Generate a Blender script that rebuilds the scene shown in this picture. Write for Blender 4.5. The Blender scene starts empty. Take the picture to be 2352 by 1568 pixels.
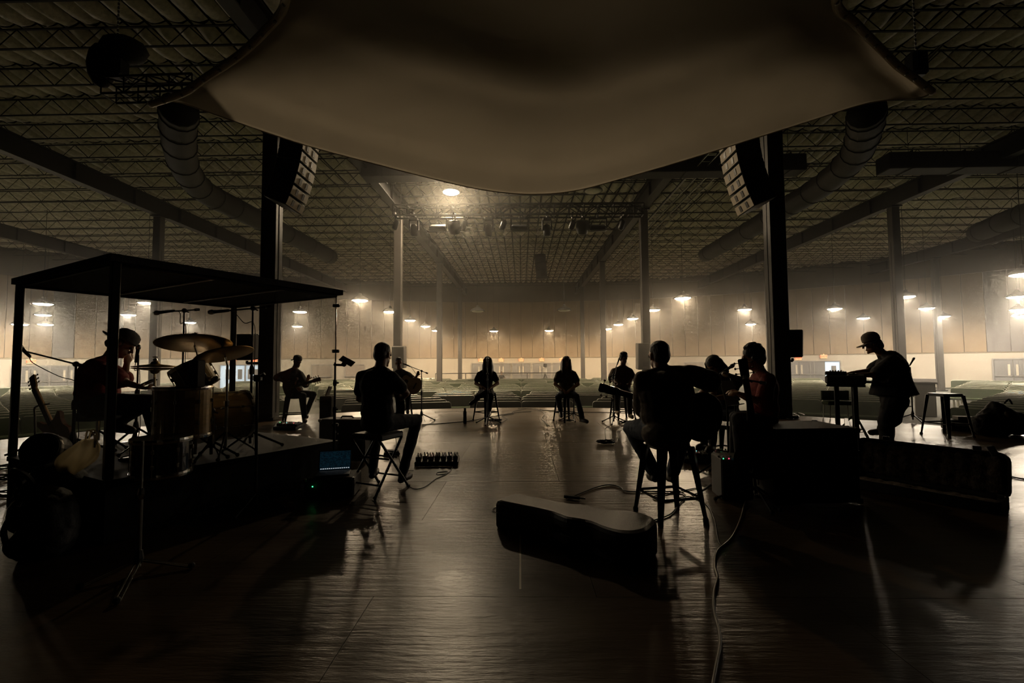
import bpy, bmesh, math, random
import numpy as np
from mathutils import Vector, Matrix, noise, Euler
random.seed(7)
SC = bpy.context.scene
COL = SC.collection
PI = math.pi
R = math.radians
# ------------------------------------------------------------------ camera
EYE = 1.27
FPX = 1045.0
cam_d = bpy.data.cameras.new('camera'); cam = bpy.data.objects.new('camera', cam_d); COL.objects.link(cam)
cam_d.sensor_width = 36.0; cam_d.lens = FPX / 2352 * 36.0; cam_d.clip_end = 300; cam_d.clip_start = 0.05
CAM_R = Matrix.Rotation(R(1.15), 3, 'Z') @ Matrix.Rotation(PI / 2 + R(2.80), 3, 'X') @ Matrix.Rotation(R(-0.37), 3, 'Z')
cam.matrix_world = Matrix.Translation((0, 0, EYE)) @ CAM_R.to_4x4()
SC.camera = cam
# ------------------------------------------------------------------ world, view, sampling
w = bpy.data.worlds.new('world'); SC.world = w; w.use_nodes = True
w.node_tree.nodes['Background'].inputs[0].default_value = (0.9, 0.8, 0.62, 1)
w.node_tree.nodes['Background'].inputs[1].default_value = 0.0
SC.view_settings.view_transform = 'Standard'; SC.view_settings.look = 'None'
SC.view_settings.gamma = 1.0; SC.view_settings.use_curve_mapping = False
SC.view_settings.exposure = 0.22
LAMP_W = 400.0          # each pendant lamp
HAZE = 0.0062            # scattering per metre
LAMP_COL = (1.0, 0.78, 0.50)
try:
    cy = SC.cycles
    cy.max_bounces = 3; cy.diffuse_bounces = 2; cy.glossy_bounces = 2; cy.transmission_bounces = 2
    cy.volume_bounces = 0; cy.adaptive_threshold = 0.16; cy.adaptive_min_samples = 14; cy.transparent_max_bounces = 12
    cy.caustics_reflective = False; cy.caustics_refractive = False
    cy.sample_clamp_indirect = 4.0; cy.use_denoising = True
except Exception:
    pass

def ray(px, py):
    return CAM_R @ Vector(((px - 1176) / FPX, -(py - 784) / FPX, -1.0))
def at(px, py, z=None, d=None):
    """the point of the hall on that line of sight at height z, or at distance d into the hall"""
    v = ray(px, py)
    t = (z - EYE) / v.z if z is not None else d / v.y
    return Vector((0, 0, EYE)) + v * t

# ------------------------------------------------------------------ materials
MATS = {}
def M(name, col, rough=0.6, metal=0.0, var=0.12, scale=6.0, bump=0.0, bscale=60.0, stretch=(1, 1, 1), spec=0.5, emit=None, estr=0.0, coat=0.0):
    if name in MATS: return MATS[name]
    m = bpy.data.materials.new(name); m.use_nodes = True; nt = m.node_tree; b = nt.nodes['Principled BSDF']
    MATS[name] = m
    b.inputs['Roughness'].default_value = rough; b.inputs['Metallic'].default_value = metal
    b.inputs['Specular IOR Level'].default_value = spec; b.inputs['Coat Weight'].default_value = coat
    tc = nt.nodes.new('ShaderNodeTexCoord'); mp = nt.nodes.new('ShaderNodeMapping'); mp.inputs['Scale'].default_value = stretch
    nt.links.new(tc.outputs['Object'], mp.inputs['Vector'])
    nz = nt.nodes.new('ShaderNodeTexNoise'); nz.inputs['Scale'].default_value = scale; nz.inputs['Detail'].default_value = 4
    nt.links.new(mp.outputs['Vector'], nz.inputs['Vector'])
    rp = nt.nodes.new('ShaderNodeValToRGB')
    rp.color_ramp.elements[0].position = 0.3; rp.color_ramp.elements[1].position = 0.7
    rp.color_ramp.elements[0].color = tuple(max(0, c * (1 - var)) for c in col) + (1,)
    rp.color_ramp.elements[1].color = tuple(min(1, c * (1 + var)) for c in col) + (1,)
    nt.links.new(nz.outputs['Fac'], rp.inputs['Fac']); nt.links.new(rp.outputs['Color'], b.inputs['Base Color'])
    if bump > 0:
        n2 = nt.nodes.new('ShaderNodeTexNoise'); n2.inputs['Scale'].default_value = bscale; n2.inputs['Detail'].default_value = 3
        nt.links.new(mp.outputs['Vector'], n2.inputs['Vector'])
        bp = nt.nodes.new('ShaderNodeBump'); bp.inputs['Strength'].default_value = bump; bp.inputs['Distance'].default_value = 0.01
        nt.links.new(n2.outputs['Fac'], bp.inputs['Height']); nt.links.new(bp.outputs['Normal'], b.inputs['Normal'])
    if emit:
        b.inputs['Emission Color'].default_value = tuple(emit) + (1,); b.inputs['Emission Strength'].default_value = estr
    return m
BLACK = M('black_paint', (0.012, 0.012, 0.012), 0.45)
BLKMET = M('black_metal', (0.02, 0.02, 0.02), 0.35, 0.6)
BLKPLA = M('black_plastic', (0.015, 0.015, 0.016), 0.5, bump=0.2, bscale=300)
TOLEX = M('black_tolex', (0.014, 0.013, 0.012), 0.6, bump=0.5, bscale=400)
CHROME = M('chrome', (0.75, 0.73, 0.7), 0.18, 1.0, var=0.03)
STEEL = M('dull_steel', (0.35, 0.34, 0.32), 0.4, 0.9)
RUBBER = M('rubber', (0.01, 0.01, 0.01), 0.8)
CABLE = M('cable_rubber', (0.012, 0.012, 0.012), 0.5)
WALLW = M('painted_wall', (0.36, 0.325, 0.26), 0.8, var=0.04, scale=1.0, bump=0.1, bscale=30)
TAN = M('tan_acoustic_panel', (0.215, 0.155, 0.090), 0.85, var=0.10, scale=1.2, bump=0.3, bscale=120)
GREYP = M('dark_grey_panel', (0.14, 0.13, 0.125), 0.85, var=0.08, scale=1.5, bump=0.3, bscale=120)
BULK = M('dark_bulkhead', (0.10, 0.085, 0.065), 0.9, var=0.1, scale=1.0)
DOORG = M('grey_door_paint', (0.15, 0.148, 0.145), 0.5, var=0.05)
FRAMEG = M('door_frame_paint', (0.21, 0.20, 0.19), 0.5, var=0.05)
COLM = M('column_paint', (0.045, 0.039, 0.033), 0.55, var=0.12, scale=3, bump=0.1)
CARPET = M('hall_carpet', (0.05, 0.05, 0.04), 0.95, var=0.3, scale=30)
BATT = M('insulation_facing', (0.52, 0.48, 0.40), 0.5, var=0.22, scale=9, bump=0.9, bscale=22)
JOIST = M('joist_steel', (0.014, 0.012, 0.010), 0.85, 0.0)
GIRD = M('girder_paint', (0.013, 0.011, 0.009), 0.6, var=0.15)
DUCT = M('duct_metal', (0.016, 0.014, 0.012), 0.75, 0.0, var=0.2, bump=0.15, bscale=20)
PEWG = M('pew_green_fabric', (0.032, 0.048, 0.018), 0.95, var=0.30, scale=2.5, bump=0.3, bscale=200)
PEWB = M('pew_frame_metal', (0.36, 0.36, 0.29), 0.45, 0.3)
SHINYRED = M('exit_red', (0.6, 0.05, 0.02), 0.5, emit=(1.0, 0.10, 0.03), estr=2.2)
EXITW = M('exit_housing', (0.75, 0.6, 0.4), 0.5, emit=(1.0, 0.45, 0.18), estr=0.35)
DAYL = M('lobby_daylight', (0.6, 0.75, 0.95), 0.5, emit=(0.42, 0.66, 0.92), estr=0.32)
# lamp lens
LENS = M('lamp_lens', (1, 0.95, 0.85), 0.4, emit=(1.0, 0.84, 0.60), estr=60)
LENS.cycles.emission_sampling = 'NONE'
LENSOFF = M('lamp_lens_off', (0.75, 0.7, 0.6), 0.4)

def stage_mat():
    m = bpy.data.materials.new('stage_board'); m.use_nodes = True; nt = m.node_tree; b = nt.nodes['Principled BSDF']; L = nt.links.new
    MATS['stage_board'] = m; b.inputs['Specular IOR Level'].default_value = 0.25
    g = nt.nodes.new('ShaderNodeNewGeometry')
    def nz(scale, stretch, det=5, rough=0.6):
        mp = nt.nodes.new('ShaderNodeMapping'); mp.inputs['Scale'].default_value = stretch; L(g.outputs['Position'], mp.inputs['Vector'])
        n = nt.nodes.new('ShaderNodeTexNoise'); n.inputs['Scale'].default_value = scale; n.inputs['Detail'].default_value = det
        n.inputs['Roughness'].default_value = rough; L(mp.outputs['Vector'], n.inputs['Vector']); return n
    grain = nz(9, (0.25, 2.2, 1)); blot = nz(1.6, (.6, 1.3, 1), 4, 0.5); scuff = nz(30, (0.4, 1.6, 1), 3)
    rp = nt.nodes.new('ShaderNodeValToRGB'); rp.color_ramp.elements[0].position = 0.25; rp.color_ramp.elements[1].position = 0.8
    rp.color_ramp.elements[0].color = (0.022, 0.013, 0.006, 1); rp.color_ramp.elements[1].color = (0.085, 0.053, 0.024, 1)
    L(blot.outputs['Fac'], rp.inputs['Fac']); L(rp.outputs['Color'], b.inputs['Base Color'])
    mr = nt.nodes.new('ShaderNodeMapRange'); mr.inputs[1].default_value = 0.25; mr.inputs[2].default_value = 0.75
    mr.inputs[3].default_value = 0.27; mr.inputs[4].default_value = 0.40
    L(blot.outputs['Fac'], mr.inputs[0]); L(mr.outputs[0], b.inputs['Roughness'])
    ad = nt.nodes.new('ShaderNodeMath'); ad.operation = 'ADD'; L(grain.outputs['Fac'], ad.inputs[0])
    ms = nt.nodes.new('ShaderNodeMath'); ms.operation = 'MULTIPLY'; ms.inputs[1].default_value = 0.3; L(scuff.outputs['Fac'], ms.inputs[0]); L(ms.outputs[0], ad.inputs[1])
    bp = nt.nodes.new('ShaderNodeBump'); bp.inputs['Strength'].default_value = 0.4; bp.inputs['Distance'].default_value = 0.012
    L(ad.outputs[0], bp.inputs['Height']); L(bp.outputs['Normal'], b.inputs['Normal'])
    return m
STAGE = stage_mat()

def mix_shader_mat(name, parts, var=.2):
    """parts: list of (kind, colour, roughness, weight) mixed together"""
    m = bpy.data.materials.new(name); m.use_nodes = True; nt = m.node_tree; MATS[name] = m
    nt.nodes.remove(nt.nodes['Principled BSDF']); out = nt.nodes['Material Output']; cur = None; acc = 0
    tc = nt.nodes.new('ShaderNodeTexCoord'); nz = nt.nodes.new('ShaderNodeTexNoise'); nz.inputs['Scale'].default_value = 2.0; nz.inputs['Detail'].default_value = 5
    nt.links.new(tc.outputs['Object'], nz.inputs['Vector'])
    for kind, col, ro, wt in parts:
        n = nt.nodes.new('ShaderNodeBsdf' + kind); n.inputs['Color'].default_value = tuple(col) + (1,)
        if 'Roughness' in n.inputs and ro is not None: n.inputs['Roughness'].default_value = ro
        if cur is None: cur, acc = n, wt
        else:
            mx = nt.nodes.new('ShaderNodeMixShader'); acc += wt
            mr = nt.nodes.new('ShaderNodeMapRange'); f = wt / acc
            mr.inputs[1].default_value = 0.3; mr.inputs[2].default_value = 0.7; mr.inputs[3].default_value = f * (1 - var); mr.inputs[4].default_value = min(1, f * (1 + var))
            nt.links.new(nz.outputs['Fac'], mr.inputs[0]); nt.links.new(mr.outputs[0], mx.inputs[0])
            nt.links.new(cur.outputs[0], mx.inputs[1]); nt.links.new(n.outputs[0], mx.inputs[2]); cur = mx
    nt.links.new(cur.outputs[0], out.inputs['Surface'])
    return m
PLEXI = mix_shader_mat('scuffed_plexiglass', [('Transparent', (0.97, 0.97, 0.96), None, 0.93), ('Glossy', (0.9, 0.9, 0.9), 0.03, 0.035), ('Diffuse', (0.5, 0.5, 0.48), None, 0.035)])
SAIL = mix_shader_mat('stretch_sail_fabric', [('Diffuse', (0.66, 0.61, 0.53), None, 0.28), ('Translucent', (0.86, 0.81, 0.72), None, 0.65), ('Transparent', (0.9, 0.85, 0.8), None, 0.07)], .04)
BAGPL = mix_shader_mat('thin_plastic_bag', [('Diffuse', (0.85, 0.72, 0.50), None, 0.25), ('Translucent', (0.95, 0.84, 0.6), None, 0.60), ('Transparent', (1, 1, 1), None, 0.15), ('Glossy', (0.8, 0.8, 0.8), 0.2, 0.10)])

# ------------------------------------------------------------------ mesh builder
ROOT = {}
def frame_from(zdir, ydir=None):
    z = Vector(zdir).normalized()
    y = Vector(ydir) if ydir is not None else (Vector((0, 1, 0)) if abs(z.y) < 0.95 else Vector((1, 0, 0)))
    x = y.cross(z)
    if x.length < 1e-6: x = Vector((1, 0, 0)).cross(z)
    x.normalize(); y = z.cross(x)
    return Matrix((x, y, z)).transposed()
class MB:
    def __init__(s): s.v = []; s.f = []; s.m = []; s.cur = 0
    def mat(s, i): s.cur = i; return s
    def add(s, vs, fs):
        o = len(s.v); s.v += [tuple(p) for p in vs]; s.f += [tuple(i + o for i in f) for f in fs]; s.m += [s.cur] * len(fs); return s
    def box(s, c, size, rot=None, taper=1.0):
        hx, hy, hz = (q / 2 for q in size); c = Vector(c); vs = []
        for z in (-1, 1):
            k = taper if z > 0 else 1.0
            for x, y in ((-1, -1), (1, -1), (1, 1), (-1, 1)):
                p = Vector((x * hx * k, y * hy * k, z * hz)); vs.append(c + (rot @ p if rot else p))
        return s.add(vs, [(3, 2, 1, 0), (4, 5, 6, 7), (0, 1, 5, 4), (1, 2, 6, 5), (2, 3, 7, 6), (3, 0, 4, 7)])
    def bbox(s, c, size, rot=None, b=0.01):
        """box with chamfered edges"""
        hx, hy, hz = (q / 2 for q in size); b = min(b, hx * .45, hy * .45, hz * .45); c = Vector(c); vs = []; idx = {}
        for sx in (-1, 1):
            for sy in (-1, 1):
                for sz in (-1, 1):
                    for a, p in enumerate(((hx, hy - b, hz - b), (hx - b, hy, hz - b), (hx - b, hy - b, hz))):
                        idx[(sx, sy, sz, a)] = len(vs); q = Vector((p[0] * sx, p[1] * sy, p[2] * sz)); vs.append(c + (rot @ q if rot else q))
        fs = []
        def quad(l, flip): fs.append(tuple(l) if not flip else tuple(reversed(l)))
        for sx in (-1, 1): quad([idx[(sx, y, z, 0)] for y, z in ((-1, -1), (1, -1), (1, 1), (-1, 1))], sx < 0)
        for sy in (-1, 1): quad([idx[(x, sy, z, 1)] for x, z in ((-1, -1), (1, -1), (1, 1), (-1, 1))], sy > 0)
        for sz in (-1, 1): quad([idx[(x, y, sz, 2)] for x, y in ((-1, -1), (1, -1), (1, 1), (-1, 1))], sz < 0)
        for sx in (-1, 1):
            for sy in (-1, 1):
                quad([idx[(sx, sy, -1, 0)], idx[(sx, sy, -1, 1)], idx[(sx, sy, 1, 1)], idx[(sx, sy, 1, 0)]], sx * sy < 0)
                for sz in (-1, 1):
                    quad([idx[(sx, sy, sz, 0)], idx[(sx, sy, sz, 1)], idx[(sx, sy, sz, 2)]], sx * sy * sz < 0)
        for sx in (-1, 1):
            for sz in (-1, 1): quad([idx[(sx, -1, sz, 0)], idx[(sx, 1, sz, 0)], idx[(sx, 1, sz, 2)], idx[(sx, -1, sz, 2)]], sx * sz < 0)
        for sy in (-1, 1):
            for sz in (-1, 1): quad([idx[(-1, sy, sz, 1)], idx[(1, sy, sz, 1)], idx[(1, sy, sz, 2)], idx[(-1, sy, sz, 2)]], sy * sz > 0)
        return s.add(vs, fs)
    def cyl(s, p0, p1, r0, r1=None, n=10, caps=True):
        r1 = r0 if r1 is None else r1; p0 = Vector(p0); p1 = Vector(p1)
        if (p1 - p0).length < 1e-6: return s
        m = frame_from(p1 - p0); vs = []
        for p, r in ((p0, r0), (p1, r1)):
            for i in range(n):
                a = 2 * PI * i / n; vs.append(p + m @ Vector((r * math.cos(a), r * math.sin(a), 0)))
        fs = [(i, (i + 1) % n, n + (i + 1) % n, n + i) for i in range(n)]
        if caps: fs += [tuple(reversed(range(n))), tuple(range(n, 2 * n))]
        return s.add(vs, fs)
    def lathe(s, prof, n=16, mat=None, origin=(0, 0, 0)):
        """prof: (radius, z) from bottom to top about local z"""
        o = Vector(origin); vs = []; k = len(prof)
        for r, z in prof:
            for i in range(n):
                a = 2 * PI * i / n; p = Vector((max(r, 1e-4) * math.cos(a), max(r, 1e-4) * math.sin(a), z)); vs.append(o + (mat @ p if mat else p))
        fs = [(j * n + i, j * n + (i + 1) % n, (j + 1) * n + (i + 1) % n, (j + 1) * n + i) for j in range(k - 1) for i in range(n)]
        fs += [tuple(reversed(range(n))), tuple(range((k - 1) * n, k * n))]
        return s.add(vs, fs)
    def tube(s, pts, r, n=6, caps=True):
        pts = [Vector(p) for p in pts]; vs = []; up = None; k = len(pts)
        for i, p in enumerate(pts):
            t = (pts[min(i + 1, k - 1)] - pts[max(i - 1, 0)])
            t = t.normalized() if t.length > 1e-9 else Vector((0, 0, 1))
            if up is None: up = frame_from(t).col[0].copy()
            up = (up - t * up.dot(t)); up = up.normalized() if up.length > 1e-6 else frame_from(t).col[0].copy()
            b = t.cross(up); rr = r[i] if isinstance(r, (list, tuple)) else r
            for j in range(n):
                a = 2 * PI * j / n; vs.append(p + (up * math.cos(a) + b * math.sin(a)) * rr)
        fs = [(i * n + j, i * n + (j + 1) % n, (i + 1) * n + (j + 1) % n, (i + 1) * n + j) for i in range(k - 1) for j in range(n)]
        if caps: fs += [tuple(reversed(range(n))), tuple(range((k - 1) * n, k * n))]
        return s.add(vs, fs)
    def sphere(s, c, r, n=10, m=6, rot=None):
        r = (r, r, r) if not isinstance(r, (tuple, list)) else r; c = Vector(c); vs = []
        for j in range(m + 1):
            t = PI * j / m
            for i in range(n):
                a = 2 * PI * i / n; st = max(math.sin(t), 1e-3)
                p = Vector((r[0] * st * math.cos(a), r[1] * st * math.sin(a), -r[2] * math.cos(t))); vs.append(c + (rot @ p if rot else p))
        fs = [(j * n + i, j * n + (i + 1) % n, (j + 1) * n + (i + 1) % n, (j + 1) * n + i) for j in range(m) for i in range(n)]
        fs += [tuple(reversed(range(n))), tuple(range(m * n, (m + 1) * n))]
        return s.add(vs, fs)
    def prism(s, outline, z0, z1, mat=None, origin=(0, 0, 0)):
        """outline: CCW (x, y); extruded from z0 to z1"""
        o = Vector(origin); n = len(outline); vs = []
        for z in (z0, z1):
            for x, y in outline:
                p = Vector((x, y, z)); vs.append(o + (mat @ p if mat else p))
        fs = [(i, (i + 1) % n, n + (i + 1) % n, n + i) for i in range(n)] + [tuple(reversed(range(n))), tuple(range(n, 2 * n))]
        return s.add(vs, fs)
    def build(s, name, mats, parent=None, world=True, smooth=False):
        me = bpy.data.meshes.new(name); vs = s.v
        if parent is not None and world:
            loc, rz = ROOT.get(parent.name, ((0, 0, 0), 0)); c, sn = math.cos(-rz), math.sin(-rz)
            vs = [((x - loc[0]) * c - (y - loc[1]) * sn, (x - loc[0]) * sn + (y - loc[1]) * c, z - loc[2]) for x, y, z in vs]
        me.from_pydata(vs, [], s.f)
        mats = mats if isinstance(mats, (list, tuple)) else [mats]
        for m in mats: me.materials.append(m)
        if len(mats) > 1: me.polygons.foreach_set('material_index', s.m)
        if smooth: me.polygons.foreach_set('use_smooth', [True] * len(me.polygons))
        me.update()
        return link(name, me, parent)
def link(name, me, parent=None):
    o = bpy.data.objects.new(name, me); COL.objects.link(o)
    if parent is not None:
        o.parent = parent
        if parent.name in ROOT: ROOT[o.name] = ROOT[parent.name]
    return o
def tag(o, label, cat=None, group=None, kind=None):
    o['label'] = label
    if cat: o['category'] = cat
    if group: o['group'] = group
    if kind: o['kind'] = kind
    return o
def thing(name, label, cat, loc=(0, 0, 0), rz=0.0, group=None, kind=None):
    o = bpy.data.objects.new(name, None); COL.objects.link(o); o.empty_display_size = 0.1
    o.location = loc; o.rotation_euler = (0, 0, rz); ROOT[o.name] = (tuple(loc), rz)
    return tag(o, label, cat, group, kind)
def kids(o): return [c for c in COL.objects if c.parent == o]
CH = {}
def copy_tree(o, loc, rz=0.0, label=None, group=None, tree=None):
    """tree: (root, [(part, [sub-parts])]) noted once"""
    r = o.copy(); COL.objects.link(r); r.location = loc; r.rotation_euler = (0, 0, rz)
    if label: r['label'] = label
    if group: r['group'] = group
    for p, subs in tree:
        c = p.copy(); COL.objects.link(c); c.parent = r
        for q in subs:
            d = q.copy(); COL.objects.link(d); d.parent = c
    return r
def tree_of(o): return [(p, kids(p)) for p in kids(o)]
def smooth_path(pts, k=6):
    pts = [Vector(p) for p in pts]; out = []
    for i in range(len(pts) - 1):
        p0, p1, p2, p3 = pts[max(i - 1, 0)], pts[i], pts[i + 1], pts[min(i + 2, len(pts) - 1)]
        for j in range(k):
            t = j / k; out.append(0.5 * ((2 * p1) + (p2 - p0) * t + (2 * p0 - 5 * p1 + 4 * p2 - p3) * t * t + (3 * p1 - p0 - 3 * p2 + p3) * t ** 3))
    return out + [pts[-1]]
def apply_mods(o, name, parent=None):
    dg = bpy.context.evaluated_depsgraph_get(); me = bpy.data.meshes.new_from_object(o.evaluated_get(dg))
    bpy.data.objects.remove(o, do_unlink=True); me.name = name
    return me
# ================================================================== THE HALL
FZ = -0.85               # auditorium floor; the stage top is z = 0
HB = 5.93                # half a bay between column lines
ROWY = [10.6, 21.75, 32.9, 44.0]
RW = 48.8                # radius of the curved rear wall
ZT = 1.88                # top of the white lower wall
ZP = 7.9                 # top of the tan panels
ZC = 10.0                # ceiling deck
# ---- floors
mb = MB(); mb.box((0, 22, FZ - 0.1), (112, 72, 0.2))
fl = mb.build('floor', CARPET); tag(fl, 'dark carpeted auditorium floor under the pews', kind='structure')
SCX, SCY, SR = 0.0, 2.95, 10.35
circ = [(SCX + SR * math.cos(2 * PI * i / 96), SCY + SR * math.sin(2 * PI * i / 96)) for i in range(96)]
mb = MB(); mb.prism(circ, FZ, -0.022)
stage = mb.build('floor_stage', M('stage_skirt', (0.012, 0.011, 0.010), 0.8)); tag(stage, 'low round stage with a dark skirt', kind='structure'); ROOT[stage.name] = ((0, 0, 0), 0)
def clip_poly(poly, conv):
    out = poly
    for i in range(len(conv)):
        ax, ay = conv[i]; bx, by = conv[(i + 1) % len(conv)]; inp = out; out = []
        if not inp: return []
        side = lambda p: (bx - ax) * (p[1] - ay) - (by - ay) * (p[0] - ax)
        for j in range(len(inp)):
            p, q = inp[j], inp[(j + 1) % len(inp)]; sp, sq = side(p), side(q)
            if sp >= 0: out.append(p)
            if (sp >= 0) != (sq >= 0):
                t = sp / (sp - sq); out.append((p[0] + (q[0] - p[0]) * t, p[1] + (q[1] - p[1]) * t))
    return out
k = 0
for j in range(-9, 10):
    y0 = 2.55 + 1.22 * j
    for i in range(-6, 6):
        x0 = 2.44 * i + (1.22 if j % 2 else 0.0) + 0.4
        g = 0.0012
        rect = [(x0 + g, y0 + g), (x0 + 2.44 - g, y0 + g), (x0 + 2.44 - g, y0 + 1.22 - g), (x0 + g, y0 + 1.22 - g)]
        pl = clip_poly(rect, circ)
        if len(pl) < 3: continue
        dz = random.uniform(-0.0012, 0.0)
        m = MB(); m.prism(pl, -0.022, dz); m.build('stage_board', STAGE, stage)
# ---- curved rear wall
DTH = 1.2 / RW
NP = 42
def arc(r, th): return (r * math.sin(th), r * math.cos(th))
mb = MB(); vs = []; fs = []
n = 2 * NP + 1
for i in range(n):
    th = (i - NP) * DTH
    for r, z in ((RW, FZ), (RW, ZT), (RW + .10, ZT), (RW + .10, ZP), (RW + .02, ZP), (RW + .02, ZC + .4)):
        x, y = arc(r, th); vs.append((x, y, z))
mids = []
for i in range(n - 1):
    for q in range(5):
        a = i * 6 + q; fs.append((a, a + 6, a + 7, a + 1)); mids.append(0 if q < 2 else (1 if q == 2 else 2))
mb.v = vs; mb.f = [tuple(reversed(f)) for f in fs]; mb.m = mids
wall = mb.build('wall_back', [WALLW, BULK, BULK]); tag(wall, 'curved rear wall with tan panels above a white band', kind='structure'); ROOT[wall.name] = ((0, 0, 0), 0)
pm = MB(); pm.bbox((0, 0, (ZT + ZP) / 2 + .02), (1.2 - 0.03, 0.09, ZP - ZT - 0.06), b=0.015)
panel_src = pm.build('wall_panel', TAN, wall, world=False); pg = MB(); pg.v, pg.f, pg.m = pm.v, pm.f, pm.m
panel_grey = pg.build('wall_panel', GREYP, wall, world=False)
first = {0: panel_src, 1: panel_grey}; used = {0: False, 1: False}
for i in range(2 * NP):
    th = (i - NP + .5) * DTH
    px = 1197 + FPX * math.tan(th)
    kd = 1 if (2255 < px < 2345 or 88 < px < 172) else 0
    o = first[kd] if not used[kd] else first[kd].copy()
    if used[kd]: COL.objects.link(o)
    used[kd] = True
    x, y = arc(RW + .03, th); o.location = (x, y, 0); o.rotation_euler = (0, 0, -th)
tb = MB(); vs = []
pts = [arc(RW - .02, (i - NP) * DTH) + (ZT,) for i in range(n)]
tb.tube(pts, 0.035, 4); tr = tb.build('trim_1', M('trim_paint', (0.25, 0.2, 0.14), 0.6)); tag(tr, 'dark rail between the white wall and the tan panels', kind='structure')
bb = MB(); bb.tube([arc(RW - .03, (i - NP) * DTH) + (FZ + .06,) for i in range(n)], 0.05, 4)
bo = bb.build('baseboard_back', M('base_paint', (0.2, 0.17, 0.13), 0.6)); tag(bo, 'dark baseboard along the curved rear wall', kind='structure')

# ---- doors, windows and exit signs of the rear wall
def wall_th(px): return math.atan((px - 1197) / FPX)
def door(nm, label, px, wid=1.86, hgt=2.13, slits=True, bright=None, open_side=0, z0=FZ):
    th = wall_th(px); x, y = arc(RW - .02, th)
    t = thing(nm, label, None, (x, y, z0), -th, kind='structure')
    f = MB(); tk = .09
    f.box((-wid / 2 - tk / 2, 0, hgt / 2), (tk, .16, hgt)); f.box((wid / 2 + tk / 2, 0, hgt / 2), (tk, .16, hgt)); f.box((0, 0, hgt + tk / 2), (wid + 2 * tk, .16, tk))
    f.build('door_frame', FRAMEG, t, world=False)
    for s in (-1, 1):
        if bright is not None and (open_side == 0 or open_side == s):
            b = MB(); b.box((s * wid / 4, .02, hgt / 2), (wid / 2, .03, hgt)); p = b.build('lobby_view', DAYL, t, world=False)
            b = MB(); b.box((s * wid / 4 + .1, -.02, hgt * .62), (.34, .03, hgt * .42)); b.build('lobby_poster', DOORG, p, world=False); continue
        l = MB(); l.bbox((s * wid / 4, -.01, hgt / 2), (wid / 2 - .02, .06, hgt - .02), b=.008); lf = l.build('door_leaf', DOORG, t, world=False)
        h = MB(); h.box((s * wid / 4, -.07, 1.0), (wid / 2 - .12, .05, .07)); h.build('push_bar', STEEL, lf, world=False)
        if slits:
            h = MB(); h.box((s * .2, -.045, 1.45), (.12, .02, .8)); h.build('vision_pane', M('wired_pane', (0.5, 0.45, 0.36), 0.2), lf, world=False)
    return t
def exit_sign(px, zc, label):
    th = wall_th(px); x, y = arc(RW - .10, th)
    t = thing('exit_sign', label, 'exit sign', (x, y, zc), -th, group='exit signs on the rear wall')
    b = MB(); b.bbox((0, .03, 0), (.50, .10, .34), b=.02); b.box((0, .05, .20), (.1, .06, .1)); b.build('housing', EXITW, t, world=False)
    if 'exit' not in CH: CH['exit'] = exit_mesh()
    o = link('letters', CH['exit'], t); o.location = (0, -.03, 0); o.rotation_euler = (PI / 2, 0, 0)
    return t
def exit_mesh():
    cu = bpy.data.curves.new('exit_letters', 'FONT'); cu.body = 'EXIT'; cu.size = .26; cu.align_x = 'CENTER'; cu.align_y = 'CENTER'; cu.extrude = .006; cu.offset = .008
    cu.materials.append(SHINYRED); o = bpy.data.objects.new('letters_tmp', cu); COL.objects.link(o); return apply_mods(o, 'exit_letters')
cds = [(1104, 'behind the left singer'), (1151, 'second from the left'), (1197, 'in the middle'), (1244, 'fourth from the left'), (1290, 'behind the right singer')]
for i, (px, wd) in enumerate(cds):
    door('door_%d' % (i + 1), 'grey double door of the centre five, ' + wd, px)
    exit_sign(px, 1.66, 'red exit sign above the grey double door ' + wd)
door('door_6', 'wide grey double door at far left, leftmost in the drum booth', 48); exit_sign(48, 1.66, 'red exit sign above the leftmost grey double door')
door('door_7', 'grey double door seen behind the boom microphone in the drum booth', 137)
door('door_8', 'bright blue open doorway behind the crash cymbal', 527, 1.9, bright=1, slits=False); exit_sign(527, 1.64, 'red exit sign above the bright doorway behind the crash cymbal')
door('door_9', 'bright open doorway just left of the drum booth column', 572, 1.0, bright=1, slits=False); exit_sign(577, 1.70, 'red exit sign below the grey column speaker at left')
door('door_10', 'grey glazed doorway under the black column speaker', 1826, 2.2, slits=True); exit_sign(1825, 1.58, 'red exit sign just under the black column speaker')
door('door_11', 'grey doorway with one bright leaf behind the keyboard', 1884, 2.1, bright=1, open_side=1, slits=False); exit_sign(1882, 1.72, 'red exit sign above the half bright doorway behind the keyboard')
door('door_12', 'tall grey double door at the far right', 2300, 1.9, 2.2)
for i, (px, wd, lb) in enumerate([(735, 1.75, 'dark serving window behind the seated bass player'), (812, 1.75, 'dark serving window behind the phone stand'), (1418, 1.9, 'grey serving window behind the seated singer with the boom mic'), (1590, 1.6, 'grey serving window behind the near guitarist')]):
    th = wall_th(px); x, y = arc(RW - .02, th)
    t = thing('window_%d' % (i + 1), lb, None, (x, y, 0.10), -th, kind='structure')
    b = MB(); b.box((0, .0, .58), (wd, .06, 1.1)); b.build('shutter', M('window_shutter', (0.23, 0.19, 0.15), 0.5), t, world=False)
    b = MB()
    for s in (-1, 1): b.box((s * (wd / 2 + .04), -.03, .58), (.08, .1, 1.26))
    b.box((0, -.03, 1.17), (wd, .1, .08)); b.box((0, -.07, 0), (wd + .2, .2, .06)); b.build('window_frame', FRAMEG, t, world=False)

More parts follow.
